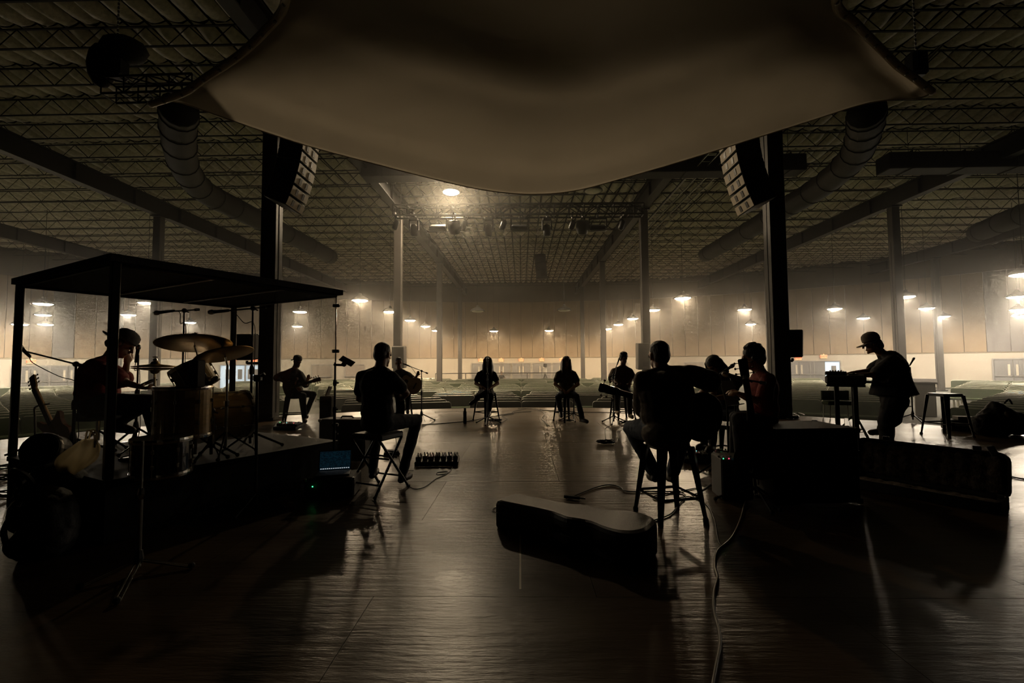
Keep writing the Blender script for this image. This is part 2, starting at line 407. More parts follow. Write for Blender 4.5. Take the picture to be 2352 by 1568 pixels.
# ---- ceiling: deck, sagging insulation, joists, girders
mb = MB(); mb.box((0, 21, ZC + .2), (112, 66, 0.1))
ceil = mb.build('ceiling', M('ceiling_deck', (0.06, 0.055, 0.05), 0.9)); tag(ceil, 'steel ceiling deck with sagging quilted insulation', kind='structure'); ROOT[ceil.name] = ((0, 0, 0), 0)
BW, BL = 0.56, 1.5
def batt_verts(seed, n=5):
    rnd = random.Random(seed); vs = []
    for j in range(n):
        for i in range(n):
            u, v = i / (n - 1), j / (n - 1)
            s = (math.sin(PI * u) ** .8) * (0.35 + 0.65 * math.sin(PI * v) ** .6)
            vs.append(((u - .5) * BW * .84, (v - .5) * BL * .97, -0.24 * s + (rnd.uniform(-.02, .02) if 0 < u < 1 else 0)))
    return vs
bfaces = [(j * 5 + i, j * 5 + 5 + i, j * 5 + 6 + i, j * 5 + 1 + i) for j in range(4) for i in range(4)]
bsrc = []
for sd in range(4):
    m = MB(); m.add(batt_verts(sd), bfaces); me = bpy.data.meshes.new('insulation_batt'); me.from_pydata(m.v, [], m.f); me.materials.append(BATT)
    me.polygons.foreach_set('use_smooth', [True] * len(me.polygons)); me.update(); bsrc.append(me)
cells = []
for j in range(29):
    for i in range(-86, 86):
        x = (i + .5) * BW; y = 5.0 + (j + .5) * BL
        if math.hypot(x, y) > 50: continue
        px = 1197 + FPX * x / y; py = 835 - FPX * (ZC - EYE) / y
        cells.append((x, y, px, py))
def in_view(c): return -30 < c[2] < 2382 and -40 < c[3] and not (620 < c[2] < 1960 and c[3] < 240 + 100 * math.cos((c[2] - 1200) / 800))
near = sorted([c for c in cells if in_view(c)], key=lambda c: c[1] ** 2 + c[0] ** 2 * .6)[:296]
ns = set(near); vs = []; fs = []
for c in cells:
    rnd = random.Random(hash((round(c[0], 2), round(c[1], 2)))); sd = rnd.randrange(4); kz = rnd.uniform(.7, 1.3); fl_ = rnd.choice((-1, 1))
    if c in ns:
        o = link('insulation_batt', bsrc[sd], ceil); o.location = (c[0], c[1], ZC + .05); o.scale = (1, 1, kz)
    else:
        b0 = len(vs)
        vs += [(c[0] + x, c[1] + y * fl_ * 1.0, ZC + .05 + z * kz) for x, y, z in batt_verts(sd)]
        fs += [tuple(b0 + q for q in (f if fl_ > 0 else reversed(f))) for f in bfaces]
me = bpy.data.meshes.new('insulation_batts'); me.from_pydata(vs, [], fs); me.materials.append(BATT); me.polygons.foreach_set('use_smooth', [True] * len(me.polygons)); me.update()
o = link('insulation_blanket', me, ceil); o['kind'] = 'stuff'
# open web joists across the hall, at the seams of the insulation
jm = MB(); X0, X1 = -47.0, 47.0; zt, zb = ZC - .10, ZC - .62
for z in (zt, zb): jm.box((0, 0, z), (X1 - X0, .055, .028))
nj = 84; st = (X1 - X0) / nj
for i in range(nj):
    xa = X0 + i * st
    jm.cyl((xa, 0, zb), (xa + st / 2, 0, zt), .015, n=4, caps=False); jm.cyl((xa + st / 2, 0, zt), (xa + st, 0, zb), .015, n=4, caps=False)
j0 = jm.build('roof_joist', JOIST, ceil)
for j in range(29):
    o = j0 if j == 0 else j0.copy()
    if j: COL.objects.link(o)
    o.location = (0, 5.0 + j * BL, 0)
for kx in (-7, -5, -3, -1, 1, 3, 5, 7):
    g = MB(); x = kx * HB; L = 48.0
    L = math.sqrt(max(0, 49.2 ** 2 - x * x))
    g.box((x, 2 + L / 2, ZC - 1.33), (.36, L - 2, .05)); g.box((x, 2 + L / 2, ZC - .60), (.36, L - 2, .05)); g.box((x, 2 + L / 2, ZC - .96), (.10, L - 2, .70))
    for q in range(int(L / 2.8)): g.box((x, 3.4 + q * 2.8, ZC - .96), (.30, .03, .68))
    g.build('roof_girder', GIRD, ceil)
# ---- columns
def column(x, y, z0, label):
    t = thing('column', label, None, (x, y, z0), 0, kind='structure')
    h = ZC - 1.36 - z0; b = MB(); b.bbox((0, 0, h / 2), (.36, .32, h), b=.012); b.build('shaft', COLM, t, world=False)
    b = MB(); b.box((0, 0, .04), (.5, .5, .06)); b.build('base_plate', BLKMET, t, world=False)
    b = MB(); b.box((0, 0, h - .03), (.5, .5, .06))
    for s in (-1, 1): b.box((s * .184, 0, h * .42), (.012, .03, h * .8))
    b.build('cap_plate', BLKMET, t, world=False)
side = {-1: 'left', 1: 'right'}
for s in (-1, 1):
    column(s * HB, ROWY[0], 0.0, 'dark steel column on the stage edge at the %s' % side[s])
    column(s * HB, ROWY[1], FZ, 'dark column carrying the %s end of the lighting truss' % side[s])
    column(s * HB, ROWY[2], FZ, 'slim column, third in the %s centre row' % side[s])
    column(s * HB, ROWY[3], FZ, 'slimmest column near the rear doors, %s centre row' % side[s])
    column(s * 3 * HB, ROWY[1], FZ, 'dark column among the pews, ' + ('behind the drum booth' if s < 0 else 'behind the keyboard player'))
    column(s * 5 * HB, ROWY[2], FZ, 'far column near the outer %s doors' % side[s])
    column(s * 3 * HB, ROWY[2], FZ, 'hazy far column in the second %s row' % side[s])

# ---- pendant lamps
ZL = 4.77
def make_lamp(loc, label, on=True, power=1.0, rod_top=ZC + .148, size=1.0, tint=None, glow=.17):
    t = thing('pendant_lamp', label, 'lamp', loc, 0, group='pendant lamps of the hall')
    s = size
    b = MB(); b.lathe([(.40 * s, -.09), (.475 * s, -.10), (.48 * s, -.085), (.40 * s, .02), (.26 * s, .10), (.11 * s, .18), (.07 * s, .30)], 14); b.build('housing', M('lamp_housing', (0.06, 0.055, 0.05), 0.6, 0.2), t, world=False, smooth=True)
    b = MB(); b.lathe([(.16 * s, -.16), (.30 * s, -.145), (.40 * s, -.095), (.38 * s, -.06)], 14); b.build('lens', LENS if on else LENSOFF, t, world=False, smooth=True)
    b = MB(); b.cyl((0, 0, .28), (0, 0, rod_top - loc[2]), .012, n=5); b.build('rod', BLKMET, t, world=False)
    if on:
        l = bpy.data.lights.new('pendant_light', 'AREA'); l.shape = 'DISK'; l.size = .62 * s; l.energy = LAMP_W * power; l.color = tint or LAMP_COL
        o = bpy.data.objects.new('pendant_light', l); COL.objects.link(o); o.parent = t; o.location = (0, 0, -.175 * s)
        l = bpy.data.lights.new('lens_glow', 'POINT'); l.energy = LAMP_W * power * glow; l.color = tint or LAMP_COL; l.shadow_soft_size = .03
        o = bpy.data.objects.new('lens_glow', l); COL.objects.link(o); o.parent = t; o.location = (0, 0, -.22 * s)
    return t
ordn = ['nearest', 'second', 'third', 'fourth', 'farthest']
V_E = Vector((0, 0, EYE))
def lamp_px(px, py, label, on=True, power=1.0):
    p = at(px, py, z=ZL); rr = math.hypot(p.x, p.y); p = p if rr < 44.5 else V_E + (p - V_E) * (44.5 / rr); k = min(1, abs(p.x) / 26); tint = (1.0, .69 + .17 * k, .36 + .32 * k); return make_lamp(tuple(p), label, on, power, tint=tint)
for i, (a, b) in enumerate([((827, 686), (1568, 681)), ((896, 713), (1500, 709)), ((942, 733), (1453, 729)), ((977, 747), (1420, 743)), ((1002, 757), (1395, 753))]):
    lamp_px(*a, 'lit pendant lamp, %s in the row leading away left of centre' % ordn[i])
    lamp_px(*b, 'lit pendant lamp, %s in the row leading away right of centre' % ordn[i])
for px, py, lb, on in [(1134, 758, 'lit pendant lamp near the rear wall above the left singer', 1), (1261, 757, 'lit pendant lamp near the rear wall just left of the right singer', 1),
                       (1097, 711, 'unlit pendant lamp hanging above the left singer', 0), (1296, 709, 'unlit pendant lamp hanging above the right singer', 0),
                       (99, 694, 'largest lit pendant lamp through the left glass, top of three', 1), (99, 720, 'lit pendant lamp through the left glass, middle of three', 1), (105, 742, 'lit pendant lamp through the left glass, lowest of three', 1),
                       (46, 742, 'small dim pendant lamp at the far left edge', 1), (295, 720, 'lit pendant lamp right above the drummer in the cap', 1), (338, 692, 'lit pendant lamp just under the drum booth roof', 1), (437, 738, 'lit pendant lamp between the two overhead drum microphones', 1),
                       (689, 713, 'upper lit pendant lamp at the right glass of the drum booth', 1), (683, 747, 'lower lit pendant lamp at the right glass of the drum booth', 1),
                       (1710, 708, 'upper lit pendant lamp left of the big right column', 1), (1724, 742, 'lower lit pendant lamp left of the big right column', 1), (1917, 706, 'lit pendant lamp right of the black column speaker', 1), (1983, 728, 'lit pendant lamp right above the keyboard player in the cap', 1),
                       (2080, 678, 'largest lit pendant lamp right of the keyboard player', 1), (2128, 705, 'middle lit pendant lamp right of the keyboard player', 1), (2165, 724, 'lowest lit pendant lamp right of the keyboard player', 1),
                       (2350, 625, 'topmost lit pendant lamp at the right picture edge', 1), (2336, 678, 'large lit pendant lamp at the right picture edge, second from top', 1), (2338, 708, 'lit pendant lamp at the right picture edge, third from top', 1), (2346, 722, 'lit pendant lamp at the right picture edge, lowest', 1)]:
    lamp_px(px, py, lb, bool(on), 0.5 if px == 46 else 1.0)
for x, y, w_ in ((-26, 18.7, 'nearest'), (-32, 24.6, 'second'), (-38, 30.3, 'farthest')): make_lamp((x, y, ZL), 'lit pendant lamp beyond the left picture edge, %s of three' % w_)
lp = at(1036, 437, z=ZC - .62)
make_lamp(tuple(lp), 'bright lamp near the ceiling above the left end of the truss', True, 3.2, size=.95, glow=.012)
lp2 = at(1362, 434, z=ZC - .62)
make_lamp(tuple(lp2), 'unlit lamp near the ceiling under the fabric sail', False, size=.95)

fc = at(1058, 441, d=22.4); t = thing('pronged_fixture', 'small pale three-pronged fan beside the bright ceiling lamp', 'fixture', tuple(fc))  # pale three-pronged shape of unknown use, built as prongs on a hub
b = MB(); b.sphere(fc, .06, 8, 6); b.build('hub', STEEL, t)
for a_ in (95, 215, 355):
    d_ = Vector((math.cos(R(a_)), 0, math.sin(R(a_)))); b = MB(); b.bbox(fc + d_ * .26, (.12, .02, .40), frame_from(d_, (0, 1, 0)), b=.008); b.build('prong', EXITW if False else M('prong_white', (.75, .72, .65), .5), t)
b = MB(); b.cyl(fc, (fc.x, fc.y, ZC + .148), .02, n=6); b.build('down_rod', STEEL, t)
# ---- pews
def rounded(w_, h_, r_, seg=3):
    o = []
    for cx_, cy_, a0 in ((w_ / 2 - r_, h_ / 2 - r_, 0), (-w_ / 2 + r_, h_ / 2 - r_, 90), (-w_ / 2 + r_, -h_ / 2 + r_, 180), (w_ / 2 - r_, -h_ / 2 + r_, 270)):
        for i in range(seg + 1): a = R(a0 + 90 * i / seg); o.append((cx_ + r_ * math.cos(a), cy_ + r_ * math.sin(a)))
    return o
PL = 3.4
def back_mb(s, m):
    mt = Matrix(((1, 0, 0), (0, .16, -1), (0, 1, .10)))
    m.prism(rounded(PL / 2 - .03, .52, .08), -.045, .045, mt, (s * PL / 4, .22, .62)); return m
def rim_mb(s, m):
    w_, h_ = PL / 2 - .03, .52
    ol = [p for p in rounded(w_, h_, .08)]; pts = [Vector((s * PL / 4 + x, .22 + .16 * y + .0, .62 + y)) for x, y in ol]
    m.tube(pts + [pts[0]], .014, 4, caps=False); return m
def seat_mb(m): m.bbox((0, -.06, .42), (PL, .46, .10), b=.03); return m
def legs_mb(m):
    for s in (-1, 0, 1):
        x = s * (PL / 2 - .12); m.box((x, -.20, .2), (.04, .04, .4)); m.box((x, .18, .26), (.04, .04, .52)); m.box((x, 0, .34), (.04, .42, .04))
    return m
pew = thing('pew', 'green upholstered pew with a light metal rim, in the front rows below the stage', 'pew', (0, 0, FZ), 0, 'pews facing the stage')
for s in (-1, 1):
    b = back_mb(s, MB()).build('backrest', PEWG, pew, world=False); rim_mb(s, MB()).build('rim', PEWB, b, world=False)
seat_mb(MB()).build('seat', PEWG, pew, world=False); legs_mb(MB()).build('leg_frame', PEWB, pew, world=False)
pew_tree = tree_of(pew)
fm = MB()
for s in (-1, 1): back_mb(s, fm.mat(0)); rim_mb(s, fm.mat(1))
seat_mb(fm.mat(0)); legs_mb(fm.mat(1))
spots = []
PCY = 1.2
for q in range(27):
    r = 13.6 + q * 1.02
    for e0, e1 in ((-60, -43), (-43, -27), (-27, 27), (27, 43), (43, 60)):
        A0, A1 = R(e0) + .55 / r, R(e1) - .55 / r; nb = int((A1 - A0) * r / (PL + .08))
        for b in range(nb):
            th = A0 + (A1 - A0) * (b + .5) / nb + random.uniform(-.03, .03) / r
            x = r * math.sin(th); y = PCY + r * math.cos(th)
            if y < 5 or abs(x / y) > 1.25: continue
            ct, st_ = math.cos(th), math.sin(th)
            if any(abs((kx * HB - x) * ct - (ry - y) * st_) < PL / 2 + .35 and abs((kx * HB - x) * st_ + (ry - y) * ct) < .62 for kx in (-5, -3, -1, 1, 3, 5) for ry in ROWY[1:]): continue
            if abs(x) < 7.2 and y > 37.6: continue
            if math.hypot(x - 15.6, y - 18.0) < 2.2: continue
            spots.append((x * x + y * y, x, y, -th + random.uniform(-.012, .012)))
spots.sort()
rest = MB()
SECT = [(-46, 'beyond the left glass of the drum booth'), (-36, 'behind the drummer'), (-27, 'behind the drum kit'), (-16, 'behind the left guitarists'), (-6, 'left of the left singer'), (6, 'behind the two singers'), (16, 'behind the near guitarist'), (27, 'behind the right column'), (36, 'behind the keyboard'), (46, 'behind the keyboard player'), (90, 'at the far right')]
def pew_label(x, y):
    a = math.degrees(math.atan2(x, y)); r_ = math.hypot(x, y - PCY); w_ = next(t_ for lim, t_ in SECT if a < lim); k_ = int((r_ - 13.2) / 1.02)
    row = 'front row' if k_ < 1 else ('second row' if k_ < 2 else ('third row' if k_ < 3 else ('front block' if k_ < 7 else ('middle rows' if k_ < 15 else 'distant rows'))))
    return 'green upholstered pew in the %s %s' % (row, w_)
fme = None
for i, (_, x, y, rz) in enumerate(spots):
    if i == 0: pew.location = (x, y, FZ); pew.rotation_euler = (0, 0, rz); pew['label'] = pew_label(x, y)
    elif i < 110: copy_tree(pew, (x, y, FZ), rz, label=pew_label(x, y), tree=pew_tree)
    elif i < 300:
        if fme is None:
            fo = fm.build('pew', [PEWG, PEWB], None); fme = fo
        else:
            fo = fme.copy(); COL.objects.link(fo)
        tag(fo, pew_label(x, y), 'pew', 'pews facing the stage'); fo.location = (x, y, FZ); fo.rotation_euler = (0, 0, rz)
    else:
        c, s_ = math.cos(rz), math.sin(rz); b0 = len(rest.v)
        rest.v += [(x + vx * c - vy * s_, y + vx * s_ + vy * c, FZ + vz) for vx, vy, vz in fm.v]; rest.f += [tuple(b0 + q for q in f) for f in fm.f]; rest.m += fm.m
if rest.v:
    o = rest.build('distant_pews', [PEWG, PEWB]); tag(o, 'farthest rows of small green pews before the rear wall', 'pews', kind='stuff')
print('PEWS', len(spots))

# ---- rear mixing area: low wall, rail, lectern
t = thing('booth_wall', 'low green wall with a metal rail before the centre doors', 'low wall', (0, 39.2, FZ))
b = MB(); b.bbox((0, 39.2, FZ + .42), (10.2, .25, .84), b=.02); b.build('wall_body', PEWG, t)
b = MB(); b.cyl((-7.4, 39.2, FZ + 1.32), (3.2, 39.2, FZ + 1.32), .035, n=6)
for x in (-7.4, -4.8, -2.2, .5, 3.2): b.cyl((x, 39.2, FZ + (.8 if abs(x) < 5 else 0)), (x, 39.2, FZ + 1.32), .03, n=6)
b.build('hand_rail', BLKMET, t)
t = thing('lectern', 'grey lectern standing among the pews behind the metal stool', 'lectern', (15.6, 18.0, FZ), R(-40))
b = MB(); b.bbox((0, 0, .65), (.62, .5, 1.3), b=.02); b.build('cabinet', FRAMEG, t, world=False)
b = MB(); b.bbox((0, -.02, 1.34), (.72, .6, .07), Matrix.Rotation(.2, 3, 'X'), b=.01); b.build('reading_top', GREYP, t, world=False)

# ---- ducts
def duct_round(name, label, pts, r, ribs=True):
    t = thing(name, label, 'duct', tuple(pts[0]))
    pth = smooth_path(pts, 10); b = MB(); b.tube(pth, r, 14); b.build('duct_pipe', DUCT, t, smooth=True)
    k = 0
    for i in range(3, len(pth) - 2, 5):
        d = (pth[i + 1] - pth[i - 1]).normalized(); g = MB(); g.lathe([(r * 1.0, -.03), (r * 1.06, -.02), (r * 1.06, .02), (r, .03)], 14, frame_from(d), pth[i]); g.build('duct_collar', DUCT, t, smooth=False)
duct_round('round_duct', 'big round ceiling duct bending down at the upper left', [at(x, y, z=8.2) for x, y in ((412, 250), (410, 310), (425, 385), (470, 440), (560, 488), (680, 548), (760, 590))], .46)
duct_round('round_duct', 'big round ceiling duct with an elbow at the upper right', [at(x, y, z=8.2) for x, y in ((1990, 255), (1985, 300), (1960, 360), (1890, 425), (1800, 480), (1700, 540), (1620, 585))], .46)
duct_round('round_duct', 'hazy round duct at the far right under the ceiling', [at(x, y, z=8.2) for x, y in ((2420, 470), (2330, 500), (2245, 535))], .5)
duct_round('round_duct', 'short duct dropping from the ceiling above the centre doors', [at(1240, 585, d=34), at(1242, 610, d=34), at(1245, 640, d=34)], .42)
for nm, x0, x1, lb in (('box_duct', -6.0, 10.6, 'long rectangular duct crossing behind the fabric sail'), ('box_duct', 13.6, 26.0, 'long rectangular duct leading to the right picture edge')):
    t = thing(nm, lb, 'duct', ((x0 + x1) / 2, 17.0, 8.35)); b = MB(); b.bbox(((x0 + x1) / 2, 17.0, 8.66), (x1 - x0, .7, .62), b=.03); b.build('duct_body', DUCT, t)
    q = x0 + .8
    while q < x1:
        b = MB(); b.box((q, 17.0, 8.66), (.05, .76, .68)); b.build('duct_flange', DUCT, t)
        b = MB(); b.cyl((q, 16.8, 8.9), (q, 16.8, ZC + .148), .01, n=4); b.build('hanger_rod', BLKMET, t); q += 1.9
# ---- cable trays
for nm, x, z, lb in (('cable_tray', 6.75, 8.55, 'ladder cable tray running back along the right girder'), ('cable_tray', 7.5, 8.55, 'second ladder cable tray beside the right girder')):
    t = thing(nm, lb, 'cable tray', (x, 16, z)); b = MB()
    for s in (-.18, .18): b = MB(); b.box((x + s, 27, z), (.03, 24, .07)); b.build('side_rail', STEEL, t)
    b = MB(); b.box((0, 0, 0), (.36, .03, .02)); rg = b.build('rung', STEEL, t, world=False)
    for q in range(48):
        o = rg if q == 0 else rg.copy()
        if q: COL.objects.link(o)
        o.location = (0, -.7 + q * .5, 0)

# ---- fabric sail
def edge_curve(pts): return smooth_path(pts, 8)
front = edge_curve([at(345, 240, d=7.4), at(400, 233, d=7.45), at(480, 258, d=7.6), at(600, 300, d=7.85), at(720, 339, d=8.1), at(860, 376, d=8.35), at(1000, 412, d=8.55), at(1110, 436, d=8.65), at(1215, 446, d=8.7), at(1320, 438, d=8.65), at(1440, 407, d=8.5), at(1580, 366, d=8.3), at(1720, 322, d=8.05), at(1860, 278, d=7.8), at(1980, 240, d=7.6), at(2060, 228, d=7.45), at(2110, 226, d=7.35), at(2142, 212, d=7.3)])
left = smooth_path([at(345, 240, d=7.4), at(420, 214, d=7.05), at(470, 180, d=6.8), at(545, 130, d=6.4), at(605, 75, d=6.0), at(655, 5, d=5.5), Vector((-2.35, 4.2, 5.5)), Vector((-2.2, 2.5, 5.55)), Vector((-2.6, .8, 5.6)), Vector((-3.8, -1.2, 5.7))], 8)
right = smooth_path([at(2142, 212, d=7.3), at(2098, 178, d=7.0), at(2060, 150, d=6.75), at(2010, 100, d=6.4), at(1965, 55, d=6.0), at(1920, 0, d=5.55), Vector((3.2, 4.2, 5.5)), Vector((2.7, 2.5, 5.55)), Vector((2.8, .8, 5.6)), Vector((3.8, -1.2, 5.7))], 8)
NU, NV = 72, 48
def samp(c, t):
    f = t * (len(c) - 1); i = min(int(f), len(c) - 2); return c[i].lerp(c[i + 1], f - i)
back0 = [left[-1].lerp(right[-1], i / NU) - Vector((0, 0, .3 * math.sin(PI * i / NU))) for i in range(NU + 1)]
vs = []
for j in range(NV + 1):
    v = j / NV; l, r_ = samp(left, v), samp(right, v)
    for i in range(NU + 1):
        u = i / NU; f = samp(front, u); bk = back0[i]
        # Coons patch
        p = f.lerp(bk, v) + l.lerp(r_, u) - (front[0].lerp(front[-1], u)).lerp(left[-1].lerp(right[-1], u), v)
        p.z += 0.05 * math.sin(PI * u) * math.sin(PI * v)
        vs.append(p)
fs = [(j * (NU + 1) + i, j * (NU + 1) + i + 1, (j + 1) * (NU + 1) + i + 1, (j + 1) * (NU + 1) + i) for j in range(NV) for i in range(NU)]
t = thing('fabric_sail', 'huge beige stretch fabric sail hung over the stage', 'fabric sail', tuple(front[len(front) // 2]))
m = MB(); m.add(vs, fs); cloth = m.build('sail_cloth', SAIL, t, smooth=True)
sm = cloth.modifiers.new('thick', 'SOLIDIFY'); sm.thickness = .004
HEM = M('sail_hem', (0.62, 0.56, 0.46), 0.8, bump=.3)
for nm, cv in (('side_hem', left), ('side_hem', right), ('front_hem', front)):
    m = MB(); m.tube(cv, .055 if nm == 'side_hem' else .012, 6); m.build(nm, HEM, t, smooth=True)
for cv in (left, right):
    for q in range(4, 46, 4):
        p = cv[q]; m = MB(); m.lathe([(.018, -.012), (.03, 0), (.018, .012)], 8, frame_from(Vector((0, -.6, -1))), p + Vector((0, -.02, -.052))); m.build('grommet', STEEL, t)

# ---- trusses
def box_truss(parent, p0, p1, w_=.42, h_=.42, step=.55, r=.028, name='truss_frame', mat=None):
    p0, p1 = Vector(p0), Vector(p1); ax = (p1 - p0).normalized(); sd = Vector((-ax.y, ax.x, 0)).normalized(); up = ax.cross(sd) * -1
    if up.z < 0: up = -up
    L = (p1 - p0).length; c = {}
    b = MB()
    for a in (-1, 1):
        for q in (-1, 1):
            o = sd * a * w_ / 2 + up * q * h_ / 2; c[(a, q)] = o; b.cyl(p0 + o, p1 + o, r, n=6)
    b.build(name, mat or BLKMET, parent)
    nseg = max(1, int(L / step)); b = MB()
    for i in range(nseg + 1):
        p = p0 + ax * (L * i / nseg)
        for a in (-1, 1): b.cyl(p + c[(a, -1)], p + c[(a, 1)], r * .6, n=5)
        for q in (-1, 1): b.cyl(p + c[(-1, q)], p + c[(1, q)], r * .6, n=5)
        if i < nseg:
            p2 = p0 + ax * (L * (i + 1) / nseg); e = 1 if i % 2 else -1
            for a in (-1, 1): b.cyl(p + c[(a, -e)], p2 + c[(a, e)], r * .6, n=5)
            b.cyl(p + c[(-1, 1)], p2 + c[(1, 1)], r * .6, n=5)
    b.build('truss_bracing', mat or BLKMET, parent)
TY = 17.8
tl, tr_ = at(905, 486, d=TY), at(1476, 482, d=TY)
t = thing('lighting_truss', 'long black lighting truss spanning between two columns', 'truss', tuple(tl))
box_truss(t, tl, tr_, r=.036, mat=BLACK)
for px in (921, 1455):
    hp = at(px, 470, d=TY); h = MB(); h.cyl(hp - Vector((0, 0, .5)), (hp.x, hp.y, ZC + .148), .012, n=5); h.build('hanging_chain', STEEL, t)
    h = MB(); h.bbox((hp.x, hp.y, hp.z + 1.55), (.22, .22, .42), b=.04); h.build('chain_hoist', BLACK, t)
def stage_light(px, kind, label):
    p = at(px, 497, d=TY); t = thing('stage_light', label, 'stage light', tuple(p), group='stage lights on the truss')
    b = MB(); b.box(p + Vector((0, 0, .06)), (.08, .5, .10)); b.cyl(p + Vector((0, 0, .06)), p + Vector((0, 0, -.10)), .025, n=6); b.build('clamp', BLKMET, t)
    if kind == 'head':
        b = MB(); b.bbox(p + Vector((0, 0, -.14)), (.34, .3, .14), b=.04); b.build('base', BLKPLA, t)
        for s in (-1, 1): b = MB(); b.bbox(p + Vector((s * .17, 0, -.36)), (.06, .16, .4), b=.02); b.build('yoke_arm', BLKPLA, t)
        b = MB(); b.lathe([(.08, -.3), (.14, -.26), (.15, 0), (.12, .14), (.06, .18)], 12, None, p + Vector((0, 0, -.5))); b.build('lamp_head', BLKPLA, t, smooth=True)
    elif kind == 'box':
        b = MB(); b.box(p + Vector((0, 0, -.10)), (.68, .06, .05))
        for s in (-1, 1): b.box(p + Vector((s * .34, 0, -.28)), (.04, .06, .42))
        b.build('yoke', BLKMET, t)
        b = MB(); b.bbox(p + Vector((0, .05, -.44)), (.62, .34, .20), Matrix.Rotation(.5, 3, 'X'), b=.03); b.build('lamp_head', BLKPLA, t)
        b = MB(); b.box(p + Vector((0, .0, -.56)), (.70, .30, .03)); b.build('barn_door', BLACK, t)
    elif kind == 'par':
        for s in (-1, 1): b = MB(); b.cyl(p + Vector((s * .02, 0, -.05)), p + Vector((s * .24, 0, -.38)), .018, n=5); b.build('yoke_arm', BLKMET, t)
        b = MB(); b.lathe([(.05, -.30), (.2, -.28), (.26, -.05), (.26, .1), (.24, .22), (.1, .24)], 14, Matrix.Rotation(.5, 3, 'X'), p + Vector((0, 0, -.40))); b.build('lamp_head', BLKPLA, t, smooth=True)
    else:
        b = MB(); b.cyl(p, p + Vector((0, 0, -.16)), .02, n=5); b.build('yoke', BLKMET, t)
        b = MB(); b.lathe([(.07, -.2), (.11, -.15), (.11, .12), (.06, .2)], 10, Matrix.Rotation(.35, 3, 'Y'), p + Vector((0, 0, -.34))); b.build('lamp_head', BLKPLA, t, smooth=True)
for px, kd, lb in [(909, 'spot', 'small black spotlight at the left end of the truss'), (951, 'head', 'black moving head light, leftmost on the truss'), (1006, 'box', 'wide black floodlight, leftmost on the truss'), (1043, 'par', 'round black par light on the left half of the truss'), (1066, 'spot', 'small black spotlight beside the left par light'), (1122, 'head', 'black moving head light below the left truss joint'),
                   (1156, 'spot', 'tiny spotlight left of the middle floodlight'), (1193, 'box', 'wide black floodlight in the middle of the truss'), (1256, 'head', 'black moving head light right of the middle floodlight'), (1314, 'spot', 'small black spotlight left of the right par light'), (1338, 'par', 'round black par light on the right half of the truss'), (1373, 'box', 'wide black floodlight, rightmost on the truss'), (1428, 'spot', 'small black spotlight at the right end of the truss')]: stage_light(px, kd, lb)
# thin pipe with small fixtures farther back
a, b_ = at(1070, 522, d=27), at(1250, 520, d=27)
t = thing('lighting_pipe', 'thin pale pipe with small lights behind the truss', 'lighting pipe', tuple(a))
b = MB(); b.cyl(a, b_, .03, n=6); b.build('pipe', STEEL, t); b = MB()
for q in (0, 1):
    p = (a, b_)[q]; b.cyl(p, (p.x, p.y, ZC + .148), .01, n=4)
b.build('drop_wire', STEEL, t)
for q in range(5):
    p = a.lerp(b_, .08 + q * .21); b = MB(); b.cyl(p, p + Vector((0, 0, -.25)), .02, n=5); b.lathe([(.06, -.12), (.10, -.1), (.09, .1), (.04, .14)], 8, Matrix.Rotation(.5, 3, 'Y'), p + Vector((0, 0, -.4))); b.build('small_light', M('pale_fixture', (0.6, 0.55, 0.46), 0.5), t)
# sail corner rigging
t = thing('corner_truss', 'short black truss and hoist holding the left corner of the sail', 'truss', tuple(at(350, 215, d=7.5)))
box_truss(t, at(250, 207, d=7.7), at(455, 200, d=7.7), .3, .3, .4, .022)
hp = at(268, 150, d=7.7); b = MB(); b.bbox(hp, (.30, .3, .5), b=.06); b.build('chain_hoist', BLKPLA, t)
b = MB(); b.sphere(hp + Vector((.12, 0, .28)), (.40, .3, .22), 12, 6); b.sphere(hp + Vector((-.28, 0, .0)), (.2, .22, .40), 10, 6); b.build('chain_bag', M('black_bag_cloth', (0.016, 0.015, 0.014), 0.9, bump=.5, bscale=30), t, smooth=True)
b = MB(); zz = hp.z + .4
while zz < ZC + .14: b.lathe([(.012, 0), (.02, .03), (.012, .06)], 5, None, (hp.x, hp.y, zz)); zz += .07
b.build('hanging_chain', STEEL, t)
hp = at(2105, 150, d=7.6); t = thing('chain_hoist', 'black chain hoist holding the right corner of the sail', 'hoist', tuple(hp))
b = MB(); b.bbox(hp, (.26, .26, .42), b=.05); b.build('hoist_body', BLKPLA, t)
b = MB(); b.cyl(hp + Vector((-.1, 0, -.2)), at(2095, 185, d=7.2), .02, n=6); b.cyl(hp + Vector((0, 0, -.1)), hp + Vector((.45, 0, .35)), .02, n=6); b.build('rigging_strut', CHROME, t)
b = MB(); zz = hp.z + .2
while zz < ZC + .14: b.lathe([(.012, 0), (.02, .03), (.012, .06)], 5, None, (hp.x, hp.y, zz)); zz += .07
b.build('hanging_chain', STEEL, t)

